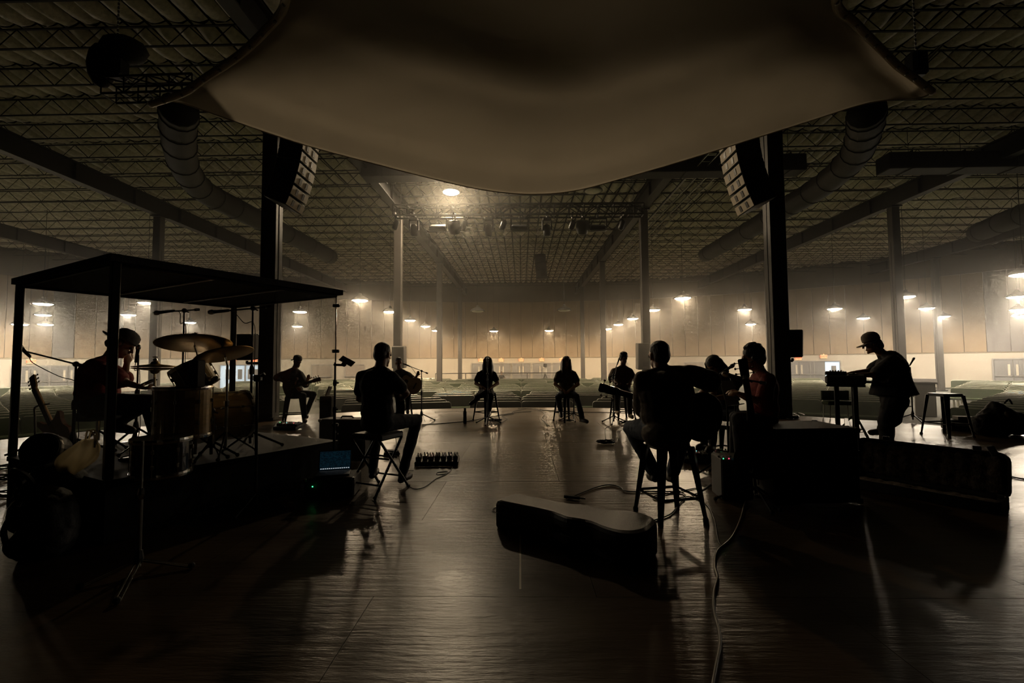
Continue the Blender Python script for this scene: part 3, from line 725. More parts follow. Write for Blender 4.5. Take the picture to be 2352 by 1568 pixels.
# ---- loudspeakers
def line_array(px, s, label):
    top = at(px, 300, d=10.0); t = thing('line_array', label, 'line array', tuple(top))
    ang = 0.0; p = top + Vector((0, 0, .25)); h = .24
    GR = M('array_grille', (0.62, 0.53, 0.40), 0.6, bump=.3, bscale=200)
    for i in range(9):
        ang = R(-3 + i * 3.2); mt = Matrix.Rotation(s * ang, 3, 'Y') @ Matrix.Rotation(R(0), 3, 'Z')
        b = MB(); b.bbox(p, (.52, .75, h - .012), mt, b=.015); o = b.build('array_module', BLACK, t)
        b = MB(); b.box(p + mt @ Vector((s * .262, 0, 0)), (.012, .72, h - .05), mt); b.build('grille', GR, o)
        for q in (-.14, .14): b = MB(); b.box(p + mt @ Vector((s * .270, q, 0)), (.012, .09, .13), mt); b.build('horn_slot', BLACK, o)
        p = p + mt @ Vector((0, 0, -h / 2)); a2 = R(-3 + (i + 1) * 3.2); p = p + Matrix.Rotation(s * a2, 3, 'Y') @ Vector((0, 0, -h / 2))
    b = MB(); b.box(top + Vector((0, 0, .45)), (.6, .1, .08)); b.cyl(top + Vector((0, 0, .4)), (top.x, top.y, ZC + .148), .015, n=5); b.build('rigging_bar', BLKMET, t)
line_array(690, 1, 'curved line array of loudspeakers beside the left stage column')
line_array(1695, -1, 'curved line array of loudspeakers beside the right stage column')
def col_speaker(px0, py0, px1, py1, d, colx, label, mat=BLKPLA):
    a, b_ = at(px0, py0, d=d), at(px1, py1, d=d); c = (a + b_) / 2; wv, hv = abs(b_.x - a.x), abs(a.z - b_.z)
    t = thing('column_speaker', label, 'loudspeaker', tuple(c), group='loudspeakers on the columns')
    b = MB(); rot = Matrix.Rotation(R(4), 3, 'X'); b.bbox(c, (wv, wv * .9, hv), rot, b=.03); o = b.build('cabinet', mat, t)
    b = MB(); b.box(c + Vector((wv * .1, -wv * .46, -hv * .3)), (wv * .5, .012, hv * .2)); b.build('rear_panel', BLACK, o)
    b = MB(); b.cyl((c.x, c.y, c.z - hv * .5 - .02), (c.x, c.y, c.z - hv * .5 - .09), .03, n=6); b.cyl((c.x, c.y, c.z - hv * .5 - .08), (colx, c.y, c.z - hv * .5 - .08), .03, n=6); b.build('wall_bracket', BLKMET, t)
col_speaker(1800, 757, 1838, 820, 10.6, HB + .2, 'black loudspeaker on a bracket of the right stage column')
col_speaker(550, 767, 586, 826, 10.6, -HB - .2, 'dark loudspeaker on a bracket left of the left stage column')
col_speaker(1462, 788, 1491, 848, 21.3, HB, 'big grey loudspeaker on the column behind the near guitarist', COLM)
col_speaker(903, 795, 931, 845, 21.3, -HB, 'big grey loudspeaker on the column behind the left guitarist', COLM)

# ---- haze
mb = MB(); mb.box((0, 29.6, (7.6 + FZ) / 2), (104, 39, 7.6 - FZ))
hz = bpy.data.materials.new('thin_haze'); hz.use_nodes = True; nt = hz.node_tree; nt.nodes.remove(nt.nodes['Principled BSDF'])
vsn = nt.nodes.new('ShaderNodeVolumeScatter'); vsn.inputs['Density'].default_value = HAZE; vsn.inputs['Anisotropy'].default_value = .84; vsn.inputs['Color'].default_value = (1, .97, .92, 1)
nt.links.new(vsn.outputs[0], nt.nodes['Material Output'].inputs['Volume'])
hz.cycles.homogeneous_volume = True
ho = mb.build('haze', hz); tag(ho, 'thin warm haze filling the hall air', 'haze', kind='stuff')
# ================================================================== PEOPLE
SKIN = M('skin', (0.42, 0.24, 0.15), 0.5, var=0.06, scale=12)
SKIND = M('skin_brown', (0.24, 0.13, 0.08), 0.5, var=0.06, scale=12)
HAIRD = M('dark_hair', (0.018, 0.013, 0.010), 0.55, bump=.8, bscale=90, stretch=(1, 1, .25))
HAIRB = M('brown_hair', (0.085, 0.045, 0.02), 0.5, bump=.8, bscale=90, stretch=(1, 1, .25))
def CL(n, c, ro=.9): return M(n, c, ro, var=.18, scale=9, bump=.35, bscale=160)
DENIM = CL('blue_denim', (0.06, 0.075, 0.105)); DKDEN = CL('dark_denim', (0.022, 0.024, 0.030)); BLKCL = CL('black_cloth', (0.014, 0.013, 0.013))
RED = CL('maroon_cotton', (0.20, 0.022, 0.016)); BRN = CL('brown_cotton', (0.085, 0.060, 0.038)); OLV = CL('olive_cotton', (0.10, 0.085, 0.04)); GRYC = CL('grey_cotton', (0.065, 0.062, 0.058))
SHOE = M('beige_suede', (0.28, 0.21, 0.13), .85); SHOED = M('dark_leather', (0.03, 0.022, 0.016), .5); CAPG = CL('grey_cap_cloth', (0.17, 0.165, 0.16)); CAPK = CL('khaki_cap_cloth', (0.26, 0.21, 0.16))
def W(px, py, d): return at(px, py, d=d)
class Body:
    def __init__(s): s.p = []
    def cap(s, a, b, ra, rb, m): s.p.append(('c', Vector(a), Vector(b), ra, rb, m)); return s
    def fru(s, a, b, ra, rb, m): s.p.append(('f', Vector(a), Vector(b), ra, rb, m)); return s
    def ell(s, c, r, rot, m): s.p.append(('e', Vector(c), r, rot, m)); return s
    def mesh(s, voxel=.011, noise_amp=.004, wr=None, iters=2):
        mb = MB()
        for q in s.p:
            if q[0] == 'f':
                _, a, b, ra, rb, m = q; mb.lathe([(ra * .6, -.02), (ra, 0), (rb * .98, (b - a).length * .96), (rb, (b - a).length), (rb * .9, (b - a).length + .01)], 24, frame_from(b - a), a)
            elif q[0] == 'c':
                _, a, b, ra, rb, m = q; d = b - a; L = d.length
                if L < 1e-5: mb.sphere(a, ra, 12, 8); continue
                fr = frame_from(d); pr = []
                for i in range(5): t = -PI / 2 + PI / 2 * i / 4; pr.append((ra * math.cos(t), ra * math.sin(t)))
                for i in range(5): t = PI / 2 * i / 4; pr.append((rb * math.cos(t), L + rb * math.sin(t)))
                mb.lathe(pr, 14, fr, a)
            else: _, c, r, rot, m = q; mb.sphere(c, r, 16, 10, rot)
        me = bpy.data.meshes.new('tmp'); me.from_pydata(mb.v, [], mb.f); o = bpy.data.objects.new('tmp', me); COL.objects.link(o)
        md = o.modifiers.new('r', 'REMESH'); md.mode = 'VOXEL'; md.voxel_size = voxel; md.use_smooth_shade = True
        ms = o.modifiers.new('s', 'SMOOTH'); ms.factor = .5; ms.iterations = iters
        me = apply_mods(o, 'body')
        n = len(me.vertices); co = np.empty(n * 3); me.vertices.foreach_get('co', co); co = co.reshape(-1, 3)
        # which source piece each point belongs to
        best = np.full(n, 1e9); lab = np.zeros(n, int)
        for q in s.p:
            if q[0] in 'cf':
                _, a, b, ra, rb, m = q; a = np.array(a); ab = np.array(b) - a; L2 = max(ab @ ab, 1e-9); t = np.clip(((co - a) @ ab) / L2, 0, 1)
                d = np.linalg.norm(co - (a + t[:, None] * ab), axis=1) - (ra + (rb - ra) * t)
            else:
                _, c, r, rot, m = q; l = co - np.array(c)
                if rot is not None: l = l @ np.array(rot)
                k = np.linalg.norm(l / np.array(r), axis=1); d = (k - 1) * min(r)
            w_ = d < best - 1e-9; best[w_] = d[w_]; lab[w_] = m
        if noise_amp:
            nn = np.empty(n * 3); me.vertices.foreach_get('normal', nn); nn = nn.reshape(-1, 3)
            for i in range(n):
                if wr is None or lab[i] in wr:
                    p = Vector(co[i]); h = noise.noise(p * 9) + .6 * noise.noise(p * 22 + Vector((3, 1, 7)))
                    co[i] += nn[i] * noise_amp * h
            me.vertices.foreach_set('co', co.ravel())
        nf = len(me.polygons); ls = np.empty(nf, int); me.polygons.foreach_get('loop_start', ls); lv = np.empty(len(me.loops), int); me.loops.foreach_get('vertex_index', lv)
        me.polygons.foreach_set('material_index', lab[lv[ls]].astype(int)); me.polygons.foreach_set('use_smooth', [True] * nf); me.update()
        return me
def hand(B, wr, d, nrm, m, curl=.9, sc=1.0):
    """palm and five fingers leaving the wrist along d; fingers curl towards nrm"""
    d = Vector(d).normalized(); nrm = Vector(nrm); nrm = (nrm - d * nrm.dot(d)).normalized(); sd = d.cross(nrm)
    pc = wr + d * .05 * sc; B.ell(pc, (.042 * sc, .018 * sc, .052 * sc), frame_from(d, nrm), m); B.cap(wr - d * .02, wr + d * .02, .026, .026, m)
    for i, ln in enumerate((.072, .082, .078, .062)):
        o = wr + d * .085 * sc + sd * (-.030 + i * .020) * sc; ca, cb = curl * .6, curl * 1.5
        k1 = o + (d * math.cos(ca) + nrm * math.sin(ca)) * ln * .5 * sc; k2 = k1 + (d * math.cos(cb) + nrm * math.sin(cb)) * ln * .55 * sc
        B.cap(o - d * .02, k1, .0105 * sc, .0098 * sc, m); B.cap(k1, k2, .0098 * sc, .0085 * sc, m)
    o = wr + d * .03 * sc - sd * .035 * sc; t1 = o + (d * .6 - sd * .6 + nrm * .4).normalized() * .045 * sc; t2 = t1 + (d * .85 - sd * .15 + nrm * .5).normalized() * .034 * sc
    B.cap(o, t1, .0135 * sc, .0115 * sc, m); B.cap(t1, t2, .0115 * sc, .0095 * sc, m)
def person(label, fwd, pel, chest, neck, head, hd, arms, legs, mats, shirt=1.0, sleeve='short', hair=None, hair_m=None, voxel=.011, female=False, hem=True, bulk=1.0, sho=.185, pants_w=1.0, sdz=(0, 0), extra=()):
    """joints in metres; arms/legs = (left, right): ((elbow, wrist, palm_normal, curl), (knee, ankle, toe_dir)); mats = (skin, shirt, trousers, shoes)"""
    sk, shm, tr, sho_m = 0, 1, 2, 3
    f = Vector(fwd).normalized(); f.z = 0; f.normalize(); rt = Vector((f.y, -f.x, 0)); up = Vector((0, 0, 1)); B = Body()
    k = shirt * bulk
    sp = (chest - pel).normalized(); fr = Matrix((rt, sp.cross(rt), sp)).transposed()
    mid = pel.lerp(chest, .5)
    B.ell(pel, (.175 * bulk, .135 * bulk, .13), fr, tr)
    B.ell(pel + sp * .10, (.165 * k, .130 * k, .14), fr, shm)
    B.ell(mid + sp * .03, (.160 * k * (.93 if female else 1), .120 * k, .18), fr, shm)
    B.ell(chest - sp * .02, (.175 * k * (.92 if female else 1), .125 * k, .19), fr, shm)
    shl = chest + sp * .085; s2 = sho * (.88 if female else 1.0) * (.5 + .5 * bulk); rs = .058 + .045 * (k - 1)
    SH = {-1: shl - rt * s2 + up * sdz[0], 1: shl + rt * s2 + up * sdz[1]}
    nb = neck - (neck - chest).normalized() * .015
    B.cap(chest, nb, .11, .066, shm)
    for s in (-1, 1): B.cap(SH[s], nb, rs, .052, shm); B.cap(SH[s] - sp * .03, chest - sp * .02, rs, .10, shm)
    for e_ in extra:
        if len(e_) == 3: B.ell(e_[0], e_[1], fr, e_[2])
        else: B.fru(*e_)
    hdv = Vector(hd).normalized(); hr = hdv.cross(Vector((0, 0, 1)));
    if hr.length < .1: hr = rt.copy()
    hr.normalize(); hu = hr.cross(hdv); hf = Matrix((hr, hdv, hu)).transposed()
    hs = .94 if female else 1.0
    B.cap(neck - (neck - chest).normalized() * .03, head - hu * .03 - hdv * .02, .062 * hs, .056 * hs, sk)
    H = lambda x, y, z: head + hf @ Vector((x, y, z)) * hs
    B.ell(H(0, -.01, .03), (.076 * hs, .096 * hs, .092 * hs), hf, sk); B.ell(H(0, .025, -.055), (.056 * hs, .062 * hs, .062 * hs), hf, sk)
    B.cap(H(0, .075, -.100), H(0, .078, -.100), .020, .020, sk)                       # chin
    B.cap(H(0, .088, .02), H(0, .112, -.022), .010, .015, sk)                          # nose
    B.cap(H(-.035, .083, .028), H(.035, .083, .028), .012, .012, sk)                   # brow
    B.cap(H(-.018, .088, -.060), H(.018, .088, -.060), .010, .010, sk)                 # lips
    for s in (-1, 1): B.ell(H(s * .078, -.01, -.005), (.010, .022, .034), hf, sk)
    for s, a in ((-1, arms[0]), (1, arms[1])):
        if a is None: continue
        el, wr, pn, cu = a; S = SH[s]; d = (el - S)
        B.cap(S, el, .052, .041, sk); B.cap(el, wr, .041, .027, sk)
        if sleeve == 'short': e = S + d * .62; B.cap(S, e, rs + .006, rs + .008, shm)
        elif sleeve == 'elbow': e = S + d * .90; B.cap(S, e, rs + .006, rs + .014 + .03 * (k - 1), shm)
        else: B.cap(S, el, rs, .054, shm); B.cap(el, el.lerp(wr, .93), .054, .038, shm)
        hand(B, wr, (wr - el), pn, sk, cu)
    for s, l in ((-1, legs[0]), (1, legs[1])):
        kn, an, td = l; hp = pel + rt * s * .092 * bulk - sp * .02
        B.cap(hp, kn, .092 * pants_w * bulk, .066 * pants_w, tr); B.cap(kn, an.lerp(kn, .06), .064 * pants_w, .052 * pants_w, tr)
        td = Vector(td).normalized(); tz = Vector((0, 0, 1)); tz = (tz - td * tz.dot(td)).normalized(); ff = Matrix((td.cross(tz), td, tz)).transposed()
        B.cap(an, an - tz * .03, .045, .045, sho_m); B.ell(an + td * .075 - tz * .045, (.047, .140, .045), ff, sho_m); B.cap(an + td * .14 - tz * .06, an + td * .17 - tz * .062, .036, .030, sho_m); B.cap(an - td * .03 - tz * .055, an - td * .01 - tz * .055, .036, .036, sho_m)
    me = B.mesh(voxel, .0065, wr=(1, 2))
    t = thing('person', label, 'person', tuple(pel))
    for m in mats: me.materials.append(m)
    me.transform(Matrix.Translation(-pel)); o = link('body', me, t)
    e = MB()
    for s in (-1, 1): e.sphere(H(s * .033, .082, .008), .0115, 8, 6)
    e.build('eyes', M('eye_dark', (0.03, 0.025, 0.02), .2), t, smooth=True)
    if hair == 'short' or hair == 'messy' or hair == 'fade':
        hb = Body(); g = {'short': 1.0, 'messy': 1.09, 'fade': .98}[hair]
        hb.ell(H(0, -.022, .052), (.083 * g, .098 * g, .085 * g), hf, 0); hb.ell(H(0, -.055, .0), (.077 * g, .062 * g, .085 * g), hf, 0)
        if hair == 'messy':
            rnd = random.Random(len(label))
            for q in range(26): a = rnd.uniform(0, 2 * PI); r_ = rnd.uniform(.2, .85); hb.ell(H(.075 * r_ * math.cos(a), -.015 + .09 * r_ * math.sin(a), .105 + .045 * (1 - r_)), (.024, .026, .022), hf, 0)
        hm = hb.mesh(.008, .005, iters=1)
        hm.materials.append(hair_m); hm.transform(Matrix.Translation(-pel)); link('hair', hm, t)
    elif hair == 'long' or hair == 'bob':
        hb = Body(); L = .40 if hair == 'long' else .16
        hb.ell(H(0, -.020, .050), (.090, .104, .085), hf, 0); hb.ell(H(0, -.05, -.02), (.088, .07, .12), hf, 0)
        rnd = random.Random(len(label))
        for s in (-1, 1):
            for q in range(5):
                a = H(s * .078, .03 - q * .024, .05); b_ = H(s * (.086 + .006 * q), .035 - q * .03, -.10); c = b_ + Vector((0, 0, -1)) * (L - .10) * rnd.uniform(.8, 1.05) + f * (.05 if q < 3 else -.02) + rt * s * .015
                hb.cap(a, b_, .024, .026, 0); hb.cap(b_, c, .026, .014, 0)
        for q in range(5): a = H(-.06 + q * .03, -.09, .02); hb.cap(a, a + Vector((0, 0, -1)) * L * .95 - f * .02, .03, .02, 0)
        hm = hb.mesh(.009, .006, iters=1); hm.materials.append(hair_m); hm.transform(Matrix.Translation(-pel)); link('hair', hm, t)
    return t, H, hf, hs
def cap_on(t, H, hf, mat, back=False, hair_m=None, tall=1.0):
    s = -1 if back else 1
    b = MB(); pr = [(.098, .0), (.101, .02), (.099, .05 * tall), (.088, .082 * tall), (.06, .105 * tall), (.02, .116 * tall)]
    o = H(0, -.008, .042); fr = hf @ Matrix.Diagonal((.90, 1.08, 1.0)); b.lathe(pr, 20, fr, o)
    cr = b.build('cap_crown', mat, t, smooth=True)
    b = MB(); vs = []; tilt = hf @ Matrix.Rotation(R(-9) * s, 3, 'X'); og = H(0, -.008, .046)
    for lay in (0, -.010):
        for j in range(4):
            for i in range(13):
                a = R(-66 + 132 * i / 12); r_ = j / 3; x = math.sin(a) * (.080 + .006 * r_); y = s * (.055 + .025 * math.cos(a) + r_ * .112 * math.cos(a) ** .7); vs.append(og + tilt @ Vector((x, y, lay - 3.2 * x * x * (.4 + .6 * r_))))
    q = lambda l, j, i: l * 52 + j * 13 + i
    fs = []
    for j in range(3):
        for i in range(12): fs += [(q(0, j, i), q(0, j, i + 1), q(0, j + 1, i + 1), q(0, j + 1, i)), (q(1, j + 1, i), q(1, j + 1, i + 1), q(1, j, i + 1), q(1, j, i))]
    for i in range(12): fs += [(q(0, 3, i), q(0, 3, i + 1), q(1, 3, i + 1), q(1, 3, i)), (q(0, 0, i + 1), q(0, 0, i), q(1, 0, i), q(1, 0, i + 1))]
    for j in range(3): fs += [(q(0, j, 0), q(0, j + 1, 0), q(1, j + 1, 0), q(1, j, 0)), (q(0, j + 1, 12), q(0, j, 12), q(1, j, 12), q(1, j + 1, 12))]
    b.add(vs, fs); b.build('cap_brim', mat, t, smooth=False)
    b = MB(); b.sphere(o + hf @ Vector((0, 0, .117 * tall)), .008, 8, 5); b.build('cap_button', mat, cr)
    if hair_m:
        hb = Body(); hb.ell(H(0, -.055, .0), (.080, .062, .075), hf, 0); hb.ell(H(0, -.075, -.045), (.065, .045, .05), hf, 0)
        for q in (-1, 1): hb.ell(H(q * .072, -.02, .0), (.016, .05, .045), hf, 0)
        hm = hb.mesh(.008, .007, iters=1); hm.materials.append(hair_m); loc = ROOT[t.name][0]; hm.transform(Matrix.Translation(-Vector(loc))); link('hair', hm, t)
V = Vector
DN = V((0, 0, -1))
# 1 drummer in the booth
t, H, hf, _ = person('person in a backwards cap and maroon shirt bowed over a phone in the drum booth', (.82, .55, 0),
    W(224, 925, 4.38), W(226, 862, 4.38), W(254, 820, 4.42), W(281, 790, 4.46), (.66, .45, -.60),
    ((W(284, 872, 4.62), W(291, 836, 4.58), (-.6, 0, .5), 1.3), (W(272, 873, 4.20), W(314, 886, 4.22), (0, .2, .9), .9)),
    ((W(322, 932, 4.62), W(264, 972, 4.55), (1, .1, -.12)), (W(345, 925, 4.25), W(362, 1002, 4.30), (1, 0, 0))),
    [SKIN, RED, BLKCL, SHOED], shirt=1.22, sleeve='elbow', bulk=1.12, pants_w=1.25)
cap_on(t, H, hf, CAPG, back=True, hair_m=HAIRB)
# 2 bass player
t, H, hf, _ = person('person in a backwards cap playing electric guitar on a stool behind the drum booth', (.70, -.70, 0),
    W(676, 903, 10.2), W(671, 868, 10.2), W(677, 846, 10.18), W(683, 831, 10.15), (.8, -.55, -.25),
    ((W(703, 884, 10.05), W(707, 872, 9.85), (0, 0, 1), .9), (W(636, 868, 10.1), W(678, 889, 9.95), (0, 1, 0), .8)),
    ((W(720, 905, 10.1), W(703, 950, 10.15), (.5, -.8, 0)), (W(696, 908, 9.8), W(700, 960, 9.8), (.5, -.85, 0))),
    [SKIN, GRYC, DKDEN, SHOED], shirt=1.15, sleeve='elbow', voxel=.014, bulk=1.05)
cap_on(t, H, hf, CAPG, back=True)
# 3 near guitarist, left
P3 = person('person seen from behind in a dark tee, playing guitar on the folding stool', (.40, .92, 0),
    W(866, 966, 4.58), W(865, 884, 4.64), W(874, 846, 4.72), W(880, 815, 4.76), (.32, .9, -.10),
    ((W(826, 915, 4.86), W(838, 905, 5.10), (0, 1, .2), .9), (W(932, 903, 4.70), W(905, 928, 4.95), (-.3, .3, -.8), .6)),
    ((W(868, 968, 5.05), W(856, 1078, 4.80), (-.1, 1, 0)), (W(957, 964, 4.98), W(924, 1088, 4.84), (.25, 1, 0))),
    [SKIN, BLKCL, DKDEN, SHOED], shirt=1.12, hair='fade', hair_m=HAIRD, voxel=.010)
# 4 guitarist facing, far left of centre
person('person with an acoustic guitar facing the camera beside a boom microphone', (.35, -.94, 0),
    W(922, 903, 11.0), W(921, 868, 11.0), W(918, 848, 10.95), W(916, 833, 10.9), (.45, -.85, -.1),
    ((W(952, 872, 10.8), W(958, 862, 10.55), (0, 0, 1), .9), (W(903, 885, 10.8), W(930, 885, 10.6), (0, 1, 0), .8)),
    ((W(938, 906, 10.65), W(936, 940, 10.8), (.3, -1, 0)), (W(912, 908, 10.6), W(915, 945, 10.6), (.2, -1, 0))),
    [SKIND, BLKCL, DKDEN, SHOED], hair='short', hair_m=HAIRD, voxel=.014)
# 5 singer left
person('person with long dark hair at a straight mic stand, left singer', (.05, -1, 0),
    W(1116, 900, 10.2), W(1117, 868, 10.2), W(1119, 847, 10.2), W(1120, 831, 10.18), (.02, -1, -.05),
    ((W(1143, 880, 10.1), W(1127, 890, 9.9), (0, 0, -1), .5), (W(1093, 880, 10.1), W(1108, 889, 9.9), (0, 0, -1), .5)),
    ((W(1128, 908, 9.78), W(1123, 943, 9.9), (0, -1, -.2)), (W(1118, 901, 9.75), W(1094, 913, 9.75), (-.8, -.4, -.45))),
    [SKIN, BLKCL, BLKCL, SHOED], hair='long', hair_m=HAIRD, voxel=.013, female=True)
# 6 singer right
person('person with long brown hair in an olive tee and jeans, right singer', (-.03, -1, 0),
    W(1302, 902, 10.0), W(1301, 868, 10.0), W(1301, 847, 10.0), W(1301, 831, 9.98), (.05, -1, -.05),
    ((W(1328, 882, 9.85), W(1312, 893, 9.7), (0, 0, -1), .5), (W(1275, 882, 9.85), W(1290, 893, 9.7), (0, 0, -1), .5)),
    ((W(1324, 910, 9.62), W(1338, 960, 9.55), (.5, -1, 0)), (W(1282, 912, 9.6), W(1288, 943, 9.75), (0, -1, -.3))),
    [SKIN, OLV, DENIM, SHOED], hair='long', hair_m=HAIRB, voxel=.013, female=True, shirt=1.15)
# 7 man on stool behind the headstock
person('person on a stool with a boom mic, seen above the near guitar headstock', (-.1, -1, 0),
    W(1430, 895, 10.4), W(1429, 861, 10.4), W(1431, 840, 10.4), W(1433, 823, 10.38), (.25, -1, -.2),
    ((W(1453, 868, 10.25), W(1447, 880, 10.05), (0, 0, 1), .9), (W(1404, 870, 10.25), W(1416, 880, 10.0), (0, 0, 1), .9)),
    ((W(1446, 905, 10.05), W(1447, 950, 10.15), (.1, -1, 0)), (W(1416, 905, 10.05), W(1418, 942, 10.2), (-.1, -1, 0))),
    [SKIND, BRN, GRYC, SHOE], hair='messy', hair_m=HAIRD, voxel=.013, shirt=1.15, sleeve='elbow')
# 8 near guitarist, right
P8 = person('person seen from behind in a brown shirt and jeans on the tall metal stool', (-.12, .99, 0),
    W(1532, 980, 3.84), W(1530, 896, 3.82), W(1518, 850, 3.92), W(1512, 818, 3.96), (-.25, .95, -.12),
    ((W(1480, 940, 4.02), W(1482, 912, 4.24), (0, 1, .2), .9), (W(1634, 876, 3.95), W(1592, 930, 4.22), (-.2, .5, -.8), .6)),
    ((W(1450, 984, 4.22), W(1502, 1082, 4.05), (.05, 1, -.15)), (W(1572, 990, 4.25), W(1545, 1085, 4.08), (.1, 1, -.15))),
    [SKIN, BRN, DENIM, SHOED], shirt=1.26, hair='short', hair_m=HAIRD, voxel=.010, sleeve='elbow', bulk=1.08, sho=.19, pants_w=1.15, sdz=(.0, .05), extra=[(W(1530, 998, 3.75), (.20, .19, .12), 1)])
# 9 person with glasses
t, H, hf, hs9 = person('person with tied dark hair and glasses looking down behind the music stand', (-.72, -.69, 0),
    W(1668, 945, 6.1), W(1667, 888, 6.1), W(1654, 856, 6.05), W(1639, 839, 6.0), (-.72, -.5, -.62),
    ((W(1672, 910, 5.85), W(1640, 915, 5.75), (0, 0, -1), .6), (W(1640, 905, 6.1), W(1615, 915, 5.85), (0, 0, -1), .6)),
    ((W(1640, 950, 5.7), W(1636, 1020, 5.75), (-.6, -.7, 0)), (W(1615, 948, 5.9), W(1618, 1015, 5.9), (-.7, -.6, 0))),
    [SKIN, BLKCL, DKDEN, SHOED], hair='bob', hair_m=HAIRD, voxel=.013, female=True)
b = MB()
for s in (-1, 1):
    pts = [H(s * .033 + .024 * math.cos(a * PI / 6), .106, .008 + .02 * math.sin(a * PI / 6)) for a in range(13)]; b.tube(pts, .0022, 4)
    b.cyl(H(s * .058, .105, .012), H(s * .08, -.01, .014), .002, n=4)
b.cyl(H(-.01, .107, .012), H(.01, .107, .012), .002, n=4); b.build('glasses', BLKPLA, t)
# 10 seated man in profile
t, H, hf, _ = person('person in headphones seen in left profile beside the big right column', (-.93, .22, 0),
    W(1752, 960, 4.62), W(1752, 890, 4.62), W(1744, 851, 4.62), W(1729, 822, 4.62), (-.92, .30, -.15),
    ((W(1752, 925, 4.40), W(1710, 908, 4.35), (0, .3, -.9), .7), (W(1738, 925, 4.85), W(1698, 905, 4.80), (0, -.3, -.9), .7)),
    ((W(1695, 962, 4.48), W(1702, 1052, 4.50), (-1, -.2, 0)), (W(1690, 958, 4.82), W(1688, 1040, 4.85), (-1, 0, 0))),
    [SKIN, RED, DKDEN, SHOED], shirt=1.12, hair='messy', hair_m=HAIRD, sleeve='elbow')
b = MB(); b.tube([H(.088 * math.cos(a * PI / 10), -.005, .03 + .115 * math.sin(a * PI / 10)) for a in range(11)], .008, 6); b.build('headphone_band', BLKPLA, t)
for s in (-1, 1): b = MB(); b.lathe([(.030, -.012), (.034, 0), (.026, .016)], 12, hf @ Matrix.Rotation(R(90 * s), 3, 'Y'), H(s * .094, -.005, .0)); b.build('ear_cup', BLKPLA, t)
# 11 keyboard player
t, H, hf, _ = person('person in a cap and baggy dark clothes standing at the keyboard', (-.82, .50, 0),
    W(2054, 916, 6.42), W(2048, 842, 6.42), W(2024, 810, 6.42), W(2003, 790, 6.42), (-.78, .46, -.28),
    ((W(2018, 860, 6.12), W(1966, 862, 6.12), (0, .2, -1), .55), (W(2008, 850, 6.70), W(1958, 856, 6.62), (0, -.2, -1), .55)),
    ((W(2036, 968, 6.30), W(2036, 1022, 6.28), (-1, -.1, 0)), (W(2052, 962, 6.60), W(2028, 985, 6.85), (-1, .1, 0))),
    [SKIN, BLKCL, BLKCL, SHOE], shirt=1.38, sleeve='elbow', bulk=1.10, pants_w=1.5, sho=.17, extra=[(W(2046, 832, 6.42), W(2052, 905, 6.42), .15, .275, 1), (W(2047, 834, 6.42), (.19, .15, .18), 1)])
cap_on(t, H, hf, CAPK, back=False, hair_m=HAIRD, tall=1.12)
# 12 person at the rear mixing place
person('person sitting at the rear behind the low wall between the singers', (0, -1, 0),
    V((-1.75, 40.4, FZ + .62)), V((-1.75, 40.4, FZ + .98)), V((-1.75, 40.4, FZ + 1.16)), V((-1.75, 40.35, FZ + 1.34)), (0, -1, -.2),
    ((V((-1.4, 40.3, FZ + .8)), V((-1.5, 40.1, FZ + .9)), (0, 0, -1), .6), (V((-2.1, 40.3, FZ + .8)), V((-2.0, 40.1, FZ + .9)), (0, 0, -1), .6)),
    ((V((-1.65, 39.95, FZ + .6)), V((-1.65, 39.95, FZ + .1)), (0, -1, 0)), (V((-1.85, 39.95, FZ + .6)), V((-1.85, 39.95, FZ + .1)), (0, -1, 0))),
    [SKIN, GRYC, DKDEN, SHOED], voxel=.03, hair='short', hair_m=HAIRB)
# ================================================================== GEAR ON THE STAGE
WOODY = M('maple_shell', (0.58, 0.40, 0.16), .3, var=.2, scale=5, stretch=(1, 1, 6), coat=.3)
WOODD = M('mahogany', (0.10, 0.035, 0.016), .3, var=.25, scale=5, stretch=(1, 6, 1), coat=.4)
SPRUCE = M('spruce_top', (0.50, 0.33, 0.15), .3, var=.12, scale=6, stretch=(.5, 8, 1), coat=.4)
PALE = M('pale_guitar_top', (0.72, 0.62, 0.46), .35, var=.08, coat=.3)
BRASS = M('cymbal_bronze', (0.42, 0.27, 0.09), .32, .95, var=.18, scale=3, bump=.15, bscale=150)
HEADM = M('drum_head_film', (0.45, 0.42, 0.36), .5, var=.1)
BLKGLO = M('black_gloss', (0.010, 0.010, 0.010), .15, coat=.5)
FRET = M('rosewood', (0.045, 0.024, 0.013), .5, var=.3, scale=8)
NECKW = M('neck_maple', (0.45, 0.27, 0.10), .35, var=.1)
LEDG = M('green_led', (0, .3, .05), .4, emit=(0.05, 1, 0.25), estr=4); LEDB = M('cyan_led', (0, .3, .3), .4, emit=(0.1, 0.9, 1), estr=4); LEDR = M('red_led', (.3, 0, 0), .4, emit=(1, .05, .1), estr=4)
FUR = M('plush_lining', (0.085, 0.062, 0.042), .95, var=.55, scale=26, bump=1.0, bscale=70)
YEL = M('yellow_tape', (0.55, 0.45, 0.08), .6)
def V3(x, y, z): return Vector((x, y, z))
def tripod_base(t, p, r=.30, hub=.16, rot=0.3, lr=.011, low=False, nm='leg'):
    for i in range(3):
        a = rot + i * 2 * PI / 3; e = V3(p[0] + r * math.cos(a), p[1] + r * math.sin(a), p[2] + .018); b = MB()
        b.cyl(V3(p[0], p[1], p[2] + (.06 if low else hub)), e, lr, n=6); lg = b.build(nm, BLKMET, t)
        b = MB(); b.sphere(e, .018, 8, 5); b.build('rubber_foot', RUBBER, lg)
